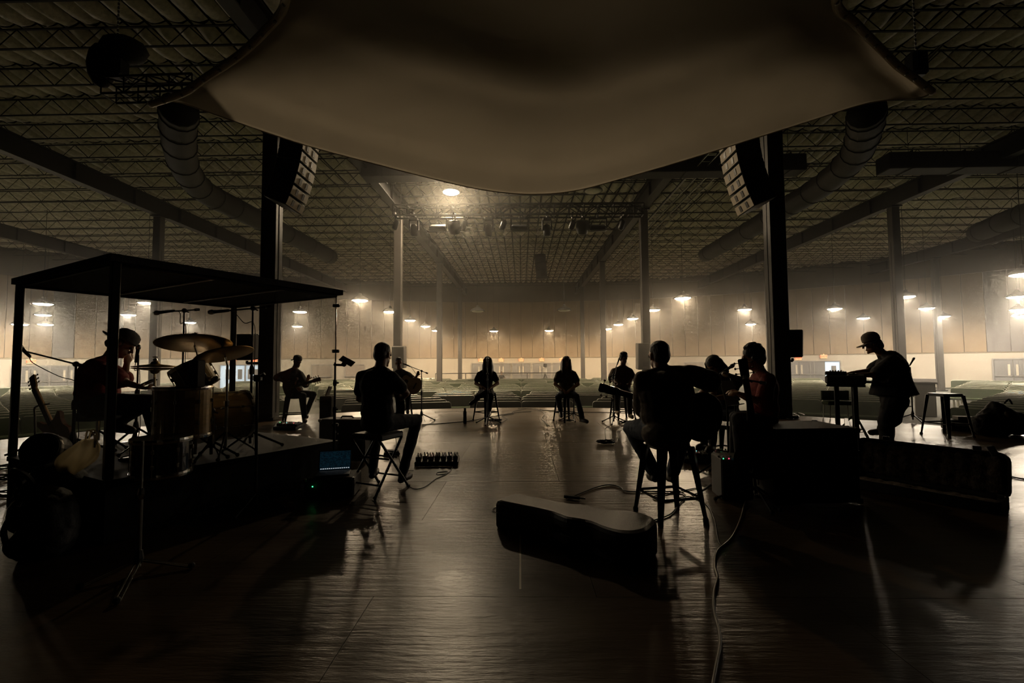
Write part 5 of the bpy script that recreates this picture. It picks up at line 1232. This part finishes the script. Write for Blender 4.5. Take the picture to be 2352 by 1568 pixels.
c = at(1005, 1066, z=0); pedalboard('black pedalboard on the floor right of the left guitarist', (c.x, c.y, 0), .54, .26, R(3), 7, leds=False)
c = at(664, 985, z=0); pedalboard('small pedalboard with green and cyan lights before the far guitarist', (c.x, c.y, 0), .50, .30, R(-10), 6)
c = at(1622, 1058, z=0); pedalboard('crowded pedalboard right of the tall metal stool', (c.x, c.y, 0), .62, .34, R(-8), 8)
c = at(900, 1045, z=0); t = thing('foot_pedal', 'flat dark foot pedal under the folding stool', 'pedal', (c.x, c.y, 0), R(15)); b = MB(); b.bbox((0, 0, .025), (.22, .12, .04), b=.01); b.build('base', BLKPLA, t, world=False); b = MB(); b.bbox((.0, 0, .06), (.20, .10, .016), Matrix.Rotation(.12, 3, 'Y'), b=.005); b.build('treadle', RUBBER, t, world=False)
# rack case with laptop
rc = V3(-1.86, 4.52, 0); t = thing('rack_case', 'small black rack case with a green light beside the riser', 'case', tuple(rc), R(8)); b = MB(); b.bbox((0, 0, .10), (.46, .34, .19), b=.015); b.build('case_body', TOLEX, t, world=False)
for q in (-1, 1): b = MB(); b.bbox((q * .22, -.165, .18), (.03, .03, .03), b=.006); b.build('corner_guard', STEEL, t, world=False)
b = MB(); b.sphere((-.15, -.172, .12), .006, 6, 4); b.build('led', LEDG, t, world=False)
t = thing('laptop', 'open laptop with a dim blue screen on the rack case', 'laptop', (rc.x, rc.y, .20), R(16)); b = MB(); b.bbox((0, -.04, .010), (.31, .21, .014), b=.004); kb = b.build('keyboard_base', BLKPLA, t, world=False)
sr = Matrix.Rotation(R(-14), 3, 'X'); b = MB(); b.bbox(V3(0, .075, .012) + sr @ V3(0, 0, .10), (.31, .008, .20), sr, b=.003); lid = b.build('screen_lid', BLKPLA, t, world=False)
SCR = bpy.data.materials.new('laptop_screen'); SCR.use_nodes = True; nt = SCR.node_tree; bs = nt.nodes['Principled BSDF']; bs.inputs['Base Color'].default_value = (.01, .015, .02, 1)
tc = nt.nodes.new('ShaderNodeTexCoord'); br = nt.nodes.new('ShaderNodeTexBrick'); br.inputs['Scale'].default_value = 9; br.inputs['Color1'].default_value = (.02, .10, .16, 1); br.inputs['Color2'].default_value = (.01, .03, .05, 1); br.inputs['Mortar'].default_value = (.004, .006, .01, 1); br.inputs['Brick Width'].default_value = .35
mp = nt.nodes.new('ShaderNodeMapping'); mp.inputs['Scale'].default_value = (3, 1, 4); nt.links.new(tc.outputs['Object'], mp.inputs['Vector']); mp.inputs['Rotation'].default_value = (PI / 2, 0, 0); nt.links.new(mp.outputs['Vector'], br.inputs['Vector']); nt.links.new(br.outputs['Color'], bs.inputs['Emission Color']); bs.inputs['Emission Strength'].default_value = .10
b = MB(); b.box(V3(0, .070, .012) + sr @ V3(0, 0, .10), (.29, .002, .18), sr); b.build('screen', SCR, lid, world=False)
b = MB()
for i in range(14): b.box(V3(-.13 + i * .02, .068, .012) + sr @ V3(0, 0, .022), (.013, .002, .008), sr)
d_ = b.build('dock_icons', M('icon_white', (.7, .7, .75), .5, emit=(.7, .75, .8), estr=.5), lid, world=False); d_['kind'] = 'stuff'
t = thing('tuner_pedal', 'tiny pedal with a yellow green cap on the floor by the rack case', 'pedal', tuple(at(797, 1103, z=0))); c = at(797, 1103, z=0); b = MB(); b.bbox(c + V3(0, 0, .025), (.07, .11, .045), b=.01); b.build('pedal_box', BLKPLA, t); b = MB(); b.sphere(c + V3(0, -.01, .052), (.018, .018, .008), 8, 5); b.build('pedal_cap', M('lime_plastic', (.35, .45, .06), .4), t)
# phone stand
base = V3(W(765, 1000, 4.75).x, 4.78, 0); t = thing('phone_stand', 'black pole stand holding a phone beside the left guitarist', 'stand', tuple(base)); zt_ = W(765, 832, 4.78).z
b = MB(); b.cyl(base + V3(0, 0, .03), V3(base.x, base.y, .80), .015, n=8); b.cyl(V3(base.x, base.y, .78), V3(base.x, base.y, zt_), .010, n=8); b.build('pole', BLKMET, t); tripod_base(t, base, .30, rot=1.2)
for z_ in (.55, .80, 1.08): b = MB(); b.lathe([(.018, -.03), (.022, 0), (.018, .03)], 8, None, V3(base.x, base.y, z_)); b.cyl(V3(base.x, base.y, z_), V3(base.x + .04, base.y, z_), .009, n=6); b.build('clutch', BLKPLA, t)
b = MB(); b.cyl(V3(base.x - .01, base.y, zt_ - .025), W(790, 838, 4.74), .013, n=7); b.sphere(W(790, 836, 4.74), .028, 8, 6); b.build('clamp_arm', BLKPLA, t)
c = W(797, 829, 4.72); t = thing('smartphone', 'smartphone tilted on the pole stand', 'phone', tuple(c)); rot = Matrix.Rotation(R(28), 3, 'Y') @ Matrix.Rotation(R(-28), 3, 'X'); b = MB(); b.bbox(c, (.15, .010, .075), rot @ Matrix.Rotation(R(-20), 3, 'X'), b=.003); b.build('phone_body', BLKGLO, t); b = MB(); b.box(c + rot @ Matrix.Rotation(R(-20), 3, 'X') @ V3(0, -.0055, 0), (.14, .001, .068), rot @ Matrix.Rotation(R(-20), 3, 'X')); b.build('phone_screen', M('phone_glass', (.12, .15, .19), .1), t)
# instruments held
guitar('dark acoustic guitar held by the left guitarist seen from behind', W(895, 925, 5.02), W(845, 884, 5.55) - W(895, 925, 5.02), (.65, .72, .1), topm=WOODD, sidem=BLKGLO)
guitar('large dark acoustic guitar with its headstock to the left, held by the near guitarist', W(1570, 944, 4.14), W(1405, 897, 4.42) - W(1570, 944, 4.14), (-.16, .96, .12), topm=SPRUCE, sidem=BLKGLO, sc=1.08)
guitar('electric guitar held by the seated person behind the drum booth', W(672, 889, 9.88), W(742, 868, 9.55) - W(672, 889, 9.88), (.55, -.8, .1), 'electric_guitar', WOODD, WOODD, True, 1.1, NECKW)
guitar('pale topped acoustic guitar held facing the camera at left', W(940, 880, 10.58), W(905, 862, 10.45) - W(940, 880, 10.58) + V3(-.25, 0, .12), (.25, -.96, .1), topm=PALE, sidem=WOODD)
guitar('acoustic guitar upright on a floor stand before the person in headphones', W(1738, 1018, 4.02), V3(-.05, .18, 1), (-.45, -.85, .1), topm=WOODD, sidem=WOODD, headm=BLKGLO)
p = at(1738, 1000, d=4.12); t = thing('guitar_stand', 'low black guitar stand under the upright acoustic guitar', 'guitar stand', (p.x, 4.14, 0)); b = MB(); b.cyl(V3(p.x, 4.16, .1), V3(p.x, 4.24, .62), .012, n=7); b.build('spine', BLKMET, t); tripod_base(t, V3(p.x, 4.16, 0), .26, rot=.5); b = MB()
for s in (-1, 1): b.tube([V3(p.x, 4.17, .34), V3(p.x + s * .14, 4.12, .34), V3(p.x + s * .14, 3.92, .345), V3(p.x + s * .14, 3.90, .38)], .010, 6)
b.build('cradle', BLKMET, t)
# phone in the drummer's hand
c = W(338, 879, 4.22); t = thing('smartphone', 'smartphone held by the drummer', 'phone', tuple(c)); rot = Matrix.Rotation(R(-24), 3, 'Y'); b = MB(); b.bbox(c, (.15, .075, .010), rot, b=.003); b.build('phone_body', BLKGLO, t); b = MB(); b.box(c + rot @ V3(0, 0, .0055), (.14, .068, .001), rot); b.build('phone_screen', MATS['phone_glass'], t)

# ---- far mic stands
p = at(1120, 974, z=0); mic_stand('straight mic stand before the left singer', (p.x, p.y, 0), 1.06, V3(W(1119, 830, p.y + .12).x, p.y + .16, 1.33), (0, .35, .55), rot=.45)
p = at(1318, 966, z=0); mic_stand('straight mic stand leaning before the right singer', (p.x, p.y, 0), .95, V3(W(1305, 833, p.y + .1).x, p.y + .12, 1.32), (-.3, .35, .5), rot=.5)
p = at(1410, 972, z=0); mic_stand('boom mic stand before the person above the guitar headstock', (p.x, p.y, 0), 1.02, W(1420, 830, p.y + .4), (.25, .3, .5), rot=.2)
p = at(968, 966, z=0); mic_stand('boom mic stand in front of the guitarist with the pale guitar', (p.x, p.y, 0), 1.12, W(934, 838, p.y + .15), (-1, .15, .4), rot=.0)
p = at(2097, 968, z=0); mic_stand('straight stand with a small mic behind the metal stool at right', (p.x, p.y, 0), 1.15, V3(p.x + .04, p.y, 1.26), (.5, 0, .8), cable=True)
p = V3(W(1719, 1000, 4.25).x, 4.25, 0); mic_stand('boom mic stand crossing before the person in headphones', p, W(1719, 872, 4.25).z, W(1683, 866, 4.35), (-1, .2, .42), rot=.9)
p = V3(W(1690, 1000, 5.2).x, 5.2, 0); mic_stand('boom mic stand with a mic pointing up right, behind the music stand', p, .98, W(1670, 848, 5.4), (.75, 0, .5), rot=.3)
# music stand
p = V3(W(1672, 1000, 5.0).x, 5.0, 0); t = thing('music_stand', 'black music stand with a dark desk behind the near guitar', 'music stand', tuple(p)); b = MB(); b.cyl(p + V3(0, 0, .05), p + V3(0, 0, .86), .011, n=8); b.build('pole', BLKMET, t); tripod_base(t, p, .34, hub=.30, rot=.4); c = W(1676, 902, 4.98); b = MB(); rot = Matrix.Rotation(R(35), 3, 'Z') @ Matrix.Rotation(R(-15), 3, 'X'); b.bbox(c, (.24, .012, .27), rot, b=.004); b.box(c + rot @ V3(0, -.03, -.135), (.24, .06, .008), rot); b.build('desk', BLACK, t)
# water bottle
p = at(1068, 972, z=0); t = thing('water_bottle', 'tall dark water bottle standing alone on the stage', 'bottle', tuple(p)); b = MB(); b.lathe([(.034, 0), (.038, .01), (.038, .24), (.030, .27), (.022, .285)], 16, None, p); b.build('bottle_body', BLKMET, t, smooth=True); b = MB(); b.lathe([(.024, .285), (.026, .29), (.026, .32), (.018, .33)], 12, None, p); b.build('bottle_cap', BLKPLA, t); b = MB(); b.tube([p + V3(-.02, 0, .325), p + V3(-.015, 0, .36), p + V3(.015, 0, .36), p + V3(.02, 0, .325)], .004, 5); b.build('carry_loop', STEEL, t)

# ---- right side boxes and cases
t = thing('road_case', 'big black road case right of the near guitarist', 'case', (2.60, 4.42, 0), R(4)); b = MB(); b.bbox((0, 0, .345), (.80, .55, .66), b=.012); b.build('case_body', TOLEX, t, world=False)
for sx in (-1, 1):
    for sy in (-1, 1):
        for z_ in (.03, .655): b = MB(); b.bbox((sx * .39, sy * .265, z_), (.05, .05, .05), b=.012); b.build('corner_guard', BLKMET, t, world=False)
b = MB(); b.box((0, -.278, .46), (.80, .006, .03)); b.build('lid_seam', BLKMET, t, world=False)
for sx in (-.2, .2): b = MB(); b.bbox((sx, -.282, .46), (.09, .012, .10), b=.004); b.build('butterfly_latch', BLKMET, t, world=False)
t = thing('effects_case', 'low equipment case with yellow tape and tiny lights before the headphones player', 'case', (1.98, 4.40, 0), R(-4)); b = MB(); b.bbox((0, 0, .20), (.28, .28, .38), b=.012); b.build('case_body', TOLEX, t, world=False)
rnd = random.Random(4)
for i in range(9): b = MB(); b.cyl((-.14 + i * .035, -.08, .385), (-.14 + i * .035, -.08, .405), .009, n=8); kn = b.build('knob', CHROME if i % 3 else BLKPLA, t, world=False)
for i in range(4): b = MB(); b.sphere((-.12 + i * .05, -.14, .388), .005, 6, 4); b.build('led', (LEDG, LEDR, LEDB, LEDR)[i], t, world=False)
for z_ in (.34, .20): b = MB(); b.box((.165, -.183, z_), (.012, .004, .07)); b.build('tape_strip', YEL, t, world=False)
# closed guitar case lying in the foreground
a, c_ = V3(-.10, 3.66, 0), V3(.80, 3.06, 0); ax = (c_ - a).normalized(); L = (c_ - a).length + .12; rz = math.atan2(ax.y, ax.x); cc = a.lerp(c_, .5)
t = thing('guitar_case', 'closed black guitar case lying on the floor nearest the camera', 'guitar case', tuple(cc), rz)
hw = [(-.60, .0), (-.595, .09), (-.56, .12), (-.30, .118), (-.10, .125), (-.02, .15), (.06, .175), (.16, .16), (.25, .165), (.36, .21), (.47, .225), (.55, .18), (.595, .09), (.60, 0)]
pts = smooth_path([V3(p[0], p[1], 0) for p in hw], 3); ol = [(p.x, -p.y) for p in pts[1:-1]] ; ol = ol + [(p.x, p.y) for p in reversed(pts)]
def layered(lv, m):  # stacked outlines (scale, z)
    n_ = len(ol); vs = []; fs = []
    for s_, z_ in lv: vs += [(x - math.copysign(min(abs(x), s_), x) * 1.0 if False else x * (1 - s_), y * (1 - s_ * 2.2), z_) for x, y in ol]
    for j in range(len(lv) - 1): fs += [(j * n_ + i, j * n_ + (i + 1) % n_, (j + 1) * n_ + (i + 1) % n_, (j + 1) * n_ + i) for i in range(n_)]
    fs += [tuple(reversed(range(n_))), tuple(range((len(lv) - 1) * n_, len(lv) * n_))]; m.add(vs, fs); return m
CASEM = M('case_vinyl', (0.022, 0.019, 0.016), .42, bump=.35, bscale=260)
layered([(.02, .0), (0, .02), (0, .115)], MB()).build('case_bottom', CASEM, t, world=False)
layered([(.0, .118), (0, .18), (.02, .205), (.06, .215)], MB()).build('case_lid', CASEM, t, world=False, smooth=False)
b = MB(); b.box((-.05, -.15, .116), (.03, .03, .05)); b.build('latch', BLKMET, t, world=False); b = MB(); b.box((.35, -.215, .116), (.03, .02, .05)); b.build('latch', BLKMET, t, world=False)
b = MB(); b.tube(smooth_path([(.02, -.165, .10), (.05, -.21, .10), (.15, -.21, .10), (.18, -.165, .10)], 4), .011, 6); b.build('carry_handle', RUBBER, t, world=False)
for x_ in (-.3, .1, .4): b = MB(); b.cyl((x_ - .03, .19 if x_ > 0 else .122, .117), (x_ + .03, .19 if x_ > 0 else .122, .117), .008, n=6); b.build('hinge', BLKMET, t, world=False)
# open guitar case
A, Bq = V3(3.52, 5.02, 0), V3(4.20, 4.05, 0); ax = (Bq - A).normalized(); rz = math.atan2(ax.y, ax.x); cc = A.lerp(Bq, .5); t = thing('open_guitar_case', 'open guitar case with plush lining standing open at right', 'guitar case', tuple(cc), rz)
L, wq = 1.14, .40
# tray: floor, walls, lining
b = MB(); b.prism([(p[0], p[1] - .10) for p in rounded(L, wq, .07)], 0.0, .02); o = b.build('tray_shell', CASEM, t, world=False)
def ring(m, ol_, z0, z1, th, mt=None, org=(0, 0, 0)):
    n_ = len(ol_); inn = [(x * (1 - th / (L / 2)), y * (1 - th / (wq / 2))) for x, y in ol_]; org = Vector(org); vs = []
    for q, z_ in ((ol_, z0), (ol_, z1), (inn, z1), (inn, z0)):
        for x, y in q: p = V3(x, y, z_); vs.append(org + (mt @ p if mt else p))
    m.add(vs, [(j * n_ + i, j * n_ + (i + 1) % n_, ((j + 1) % 4) * n_ + (i + 1) % n_, ((j + 1) % 4) * n_ + i) for j in range(4) for i in range(n_)]); return m
ro = rounded(L, wq, .07); ring(MB(), ro, .02, .09, .014, None, (0, -.10, 0)).build('tray_wall', CASEM, t, world=False)
B = Body()
for i in range(9): B.ell(V3(-.46 + i * .115, -.10, .03), (.11, .17, .035), None, 0)
me = B.mesh(.012, .012, iters=1); me.materials.append(FUR); link('tray_lining', me, t)
mt = Matrix.Rotation(R(78), 3, 'X'); org = V3(0, .11, .05)
b = MB(); b.prism([(x, y + wq / 2) for x, y in ro], -.03, -.012, mt, org); b.build('lid_shell', CASEM, t, world=False)
ring(MB(), ro, -.012, .05, .014, mt, org + mt @ V3(0, wq / 2, 0)).build('lid_wall', CASEM, t, world=False)
B = Body(); rnd = random.Random(9)
for i in range(10):
    for j in range(3): B.ell(org + mt @ V3(-.47 + i * .105, .09 + j * .105, .002), (.075, .030, .070), None, 0)
me = B.mesh(.011, .014, iters=1); me.materials.append(FUR); link('lid_lining', me, t)
b = MB(); b.cyl((-.12, -.31, .092), (.44, -.31, .092), .005, n=6); b.build('rim_valance', STEEL, t, world=False)
for x_ in (-.32, .36):
    b = MB(); b.bbox(org + mt @ V3(x_, wq + .015, .02), (.06, .03, .05), b=.006); b.build('latch', BLKMET, t, world=False)
b = MB(); b.bbox((L / 2 - .10, .13, wq + .06), (.05, .03, .09), Matrix.Rotation(-.4, 3, 'Y'), b=.01); b.build('carry_handle', RUBBER, t, world=False)
# keyboard on its stand
KX, KY, KR = (1927 - 1197) / FPX * 6.55, 6.55, R(-34.5)
t = thing('stage_keyboard', 'black stage keyboard seen end-on before the standing player', 'keyboard', (KX, KY, .97), KR); b = MB(); b.bbox((0, 0, .06), (.44, 1.25, .12), b=.025); b.build('keyboard_body', BLKPLA, t, world=False)
b = MB(); b.box((.12, 0, .123), (.15, 1.16, .010)); kb = b.build('key_bed', M('ivory_keys', (.6, .56, .48), .35), t, world=False)
b = MB(); b.box((0, 0, 0), (.085, .014, .014)); k0 = b.build('black_key', BLKGLO, kb, world=False); fk = True
for i in range(35):
    if i % 7 in (2, 6): continue
    o = k0 if fk else k0.copy()
    if not fk: COL.objects.link(o)
    fk = False; o.location = (.085, -.55 + i * .0325, .134)
t2 = thing('synth_module', 'small flat synthesizer lying on top of the stage keyboard', 'synthesizer', (KX, KY, 1.09), KR); b = MB(); b.bbox((-.10, -.30, .025), (.24, .42, .045), b=.008); b.build('module_body', BLACK, t2, world=False)
for i in range(5): b = MB(); b.cyl((-.16 + .03 * i, -.45, .045), (-.16 + .03 * i, -.45, .065), .009, n=8); b.build('knob', STEEL, t2, world=False)
t = thing('keyboard_stand', 'black keyboard stand with paired upright legs', 'keyboard stand', (KX, KY, 0), KR)
for y_ in (-.50, .50):
    for x_ in (-.10, .10): b = MB(); b.bbox((x_, y_, .48), (.055, .06, .92), b=.008); b.build('leg', BLKMET, t, world=False)
    b = MB(); b.bbox((0, y_, .02), (.56, .07, .035), b=.01); b.build('foot_bar', BLKMET, t, world=False); b = MB(); b.bbox((0, y_, .952), (.42, .06, .03), b=.005); b.build('top_bracket', BLKMET, t, world=False)
b = MB(); b.bbox((0, 0, .40), (.05, 1.0, .05), b=.006); b.build('cross_beam', BLKMET, t, world=False)
p = V3(W(1966, 1000, 7.25).x, 7.25, 0); t = thing('tripod_stand', 'black tripod stand between keyboard and player', 'stand', tuple(p)); b = MB(); b.cyl(p + V3(0, 0, .08), p + V3(0, 0, .92), .018, n=8); b.build('pole', BLKMET, t)
for i in range(3): a_ = .5 + i * 2.09; e = p + V3(.36 * math.cos(a_), .36 * math.sin(a_), .015); b = MB(); b.cyl(p + V3(0, 0, .46), e, .012, n=6); lg = b.build('leg', BLKMET, t); b = MB(); b.cyl(p + V3(0, 0, .16), p.lerp(e, .55) + V3(0, 0, .20), .007, n=5); b.build('brace', BLKMET, lg)
b = MB(); b.cyl(p + V3(0, 0, .9), p + V3(.02, 0, .94), .03, n=8); b.bbox(p + V3(.12, -.05, .955), (.34, .30, .03), b=.01); b.build('tray', BLKPLA, t)
c = at(1990, 1050, z=0); t = thing('sustain_pedal', 'black foot pedal on the floor under the keyboard', 'pedal', (c.x - .35, c.y, 0)); b = MB(); b.bbox(V3(c.x - .35, c.y, .03), (.26, .10, .05), b=.01); b.build('pedal_base', BLKPLA, t); b = MB(); b.bbox(V3(c.x - .28, c.y, .066), (.12, .07, .014), Matrix.Rotation(.15, 3, 'Y'), b=.004); b.build('treadle', STEEL, t)
# single bench on the stage edge behind the keyboard
p = at(1928, 960, z=0); t = thing('bench', 'short dark bench standing on the stage behind the keyboard', 'bench', (p.x, p.y, 0), R(-6)); b = MB(); b.bbox((0, 0, .34), (.58, .30, .08), b=.02); b.build('seat', PEWG, t, world=False); b = MB(); b.bbox((0, .14, .50), (.58, .05, .22), b=.02); b.build('backrest', PEWG, t, world=False)
for sx in (-1, 1): b = MB(); b.tube([(sx * .26, -.13, .01), (sx * .24, -.12, .32), (sx * .24, .12, .32), (sx * .26, .14, .01)], .014, 6); b.build('leg', PEWB, t, world=False)
# far right bag, boxes
p = at(2325, 1003, z=0); o = lump('backpack', 'black backpack slumped on the stage at the far right', 'bag', [(V3(p.x, p.y + .2, .24), (.34, .22, .26)), (V3(p.x - .05, p.y + .18, .42), (.14, .14, .16)), (V3(p.x + .28, p.y + .2, .2), (.2, .18, .2)), (V3(p.x - .3, p.y + .15, .18), (.2, .16, .18))], BAGB, base=(p.x, p.y + .2, 0))
b = MB(); b.sphere(V3(p.x - .06, p.y + .02, .33), (.035, .03, .09), 10, 6); b.build('side_pocket_bottle', M('pale_bottle', (.4, .36, .3), .3), o, smooth=True)
b = MB(); b.tube(smooth_path([V3(p.x - .05, p.y + .05, .55), V3(p.x, p.y + .02, .62), V3(p.x + .08, p.y + .05, .54)], 5), .014, 6); b.build('carry_loop', BAGB, o)
p = at(2247, 992, z=0); t = thing('pedal_case', 'flat black case with a pale box on top at far right', 'case', (p.x, p.y + .2, 0), R(-20)); b = MB(); b.bbox((0, 0, .10), (.62, .36, .19), b=.015); b.build('case_body', TOLEX, t, world=False); b = MB(); b.box((0, -.182, .12), (.5, .006, .05)); b.build('front_strip', STEEL, t, world=False)
t = thing('paper_box', 'small pale box lying on the flat black case', 'box', (p.x - .06, p.y + .2, .195), R(-16)); b = MB(); b.bbox((0, 0, .03), (.24, .17, .055), b=.004); b.build('box_body', FRAMEG, t, world=False); b = MB(); b.box((0, 0, .0585), (.245, .175, .008)); b.build('box_lid', M('pale_card', (.5, .44, .35), .7), t, world=False)
t = thing('foot_pedal', 'tiny dark pedal on the floor right of the metal stool', 'pedal', tuple(at(2176, 978, z=0))); c = at(2176, 978, z=0); b = MB(); b.bbox(c + V3(0, 0, .02), (.12, .10, .04), b=.01); b.build('base', BLKPLA, t); b = MB(); b.bbox(c + V3(0, 0, .05), (.07, .08, .02), b=.006); b.build('treadle', RUBBER, t)
# video camera on a tripod by the rear doors
p = V3(2.15, 41.2, FZ); t = thing('video_camera_tripod', 'video camera on a tripod in front of the rear doors', 'camera', tuple(p)); tripod_base(t, p, .55, hub=1.2, lr=.03); b = MB(); b.cyl(p + V3(0, 0, 1.1), p + V3(0, 0, 1.75), .05, n=8); b.build('pole', BLKMET, t); b = MB(); b.bbox(p + V3(0, 0, 1.95), (.30, .55, .30), b=.04); b.cyl(p + V3(0, -.2, 1.95), p + V3(0, -.5, 1.95), .1, n=10); b.build('camera_body', BLKPLA, t); b = MB(); b.bbox(p + V3(-.02, 0, 1.45), (.34, .3, .55), b=.05, ); b.build('rain_cover', M('white_cover', (.6, .56, .5), .7), t)

# ---- cables on the floor
cable('thick pale cable snaking from the near guitarist toward the camera', [(1690, 1000, .42), (1693, 1050, .28), (1702, 1110, .10), (1715, 1140), (1708, 1165), (1700, 1195), (1680, 1235), (1648, 1265), (1642, 1300), (1648, 1325), (1640, 1360), (1640, 1400), (1652, 1450), (1654, 1480), (1645, 1530), (1634, 1590)], .0075, M('grey_cable', (0.16, 0.14, 0.11), .4))
cable('dark cable looping around the closed guitar case', [(1500, 1195), (1540, 1180), (1562, 1155), (1575, 1140), (1560, 1130), (1500, 1128), (1440, 1128), (1425, 1118), (1398, 1113), (1365, 1120), (1320, 1138), (1300, 1144)])
cable('thin cable leaving the left end of the closed guitar case', [(1240, 1150), (1180, 1158), (1140, 1165), (1131, 1172), (1142, 1176), (1180, 1176)], .004)
cable('pair of cables coiled under the tall metal stool', [(1600, 1120), (1550, 1130), (1500, 1140), (1530, 1150), (1580, 1140), (1620, 1155), (1640, 1190), (1650, 1240), (1660, 1255)], .005)
cable('cable running right from the tall metal stool to the music stand', [(1590, 1138), (1620, 1120), (1648, 1095), (1640, 1070), (1620, 1055)], .005)
cable('guitar cable curling behind the left guitarist', [(932, 1108), (950, 1122), (975, 1118), (1000, 1100), (1022, 1090), (1028, 1083), (1005, 1085), (1006, 1090), (1030, 1085), (1040, 1070)], .005)
cable('thin cable hanging by the folding stool', [(908, 1000, .45), (914, 1040, .2), (922, 1075, .02), (930, 1080), (950, 1080)], .0035)
cable('cable stretched across the stage behind the singers', [(970, 975), (1040, 970), (1080, 966), (1120, 958), (1180, 948), (1220, 945)], .007)
cable('zigzag cable right of the left singer', [(1140, 974), (1165, 962), (1152, 955), (1180, 950), (1178, 945), (1210, 938)], .006)
cable('zigzag cable left of the right singer', [(1262, 978), (1245, 962), (1250, 950), (1240, 942), (1215, 938), (1190, 938)], .006)
cable('straight cable right of the right singer', [(1240, 940), (1280, 944), (1340, 946), (1400, 947), (1470, 948)], .007)
cable('thin cable from the boom mic stand to the cable coil', [(1392, 1010), (1390, 985), (1400, 978)], .004)
cable('short dark cable on the floor at the right picture edge', [(2290, 1090), (2330, 1096), (2400, 1110)], .008)
cable('loose black cables piled by the right column', [(1790, 952), (1815, 948), (1835, 955), (1820, 962), (1800, 958), (1830, 948), (1850, 953)], .012)
cable('cable from the crowded pedalboard to the near stool', [(1650, 1062), (1680, 1075), (1660, 1092), (1625, 1088), (1600, 1075)], .005)
p = at(1391, 1018, z=0); coil('cable_coil', 'coiled black cable lying alone left of the near guitarist', p, .13, 7, jitter=.35)
p = at(1300, 968, z=0); coil('cable_coil', 'small cable coil at the foot of the right singer mic stand', p, .16, 3)
p = at(1135, 968, z=0); coil('cable_coil', 'small cable coil at the foot of the left singer mic stand', p, .17, 3)
p = at(1440, 972, z=0); coil('cable_coil', 'small cable coil right of the boom mic stand', p, .18, 3)
p = at(1318, 1144, z=0); t = thing('cable_connector', 'black cable plug lying behind the closed guitar case', 'connector', tuple(p)); b = MB(); b.cyl(p + V3(-.09, .0, .018), p + V3(.05, -.05, .018), .016, n=8); b.build('plug_body', BLKPLA, t); b = MB(); b.cyl(p + V3(.05, -.05, .018), p + V3(.10, -.068, .018), .008, n=8); b.build('plug_pin', STEEL, t)
# scraps on the floor
p = at(18, 1247, z=0); o = MB(); o.add([p + V3(-.03, -.02, .004), p + V3(.05, .0, .012), p + V3(.02, .03, .004), p + V3(-.04, .015, .02)], [(0, 1, 2), (0, 2, 3)]); q = o.build('dry_leaf', M('dry_leaf', (0.05, 0.03, 0.015), .8)); tag(q, 'dry curled leaf on the floor at far left', 'leaf'); sm = q.modifiers.new('t', 'SOLIDIFY'); sm.thickness = .002
p = at(1195, 1300, z=0); a, c_ = at(1195, 1228, z=.0006), at(1195, 1352, z=.0006); o = MB(); d = V3(.006, 0, 0); o.add([a - d, a + d, c_ + d, c_ - d, a - d - V3(0, 0, .0005), a + d - V3(0, 0, .0005), c_ + d - V3(0, 0, .0005), c_ - d - V3(0, 0, .0005)], [(3, 2, 1, 0), (4, 5, 6, 7), (0, 1, 5, 4), (1, 2, 6, 5), (2, 3, 7, 6), (3, 0, 4, 7)]); q = o.build('tape_mark', M('pale_tape', (.4, .34, .24), .5)); tag(q, 'thin pale tape line on the stage before the guitar case', 'tape')
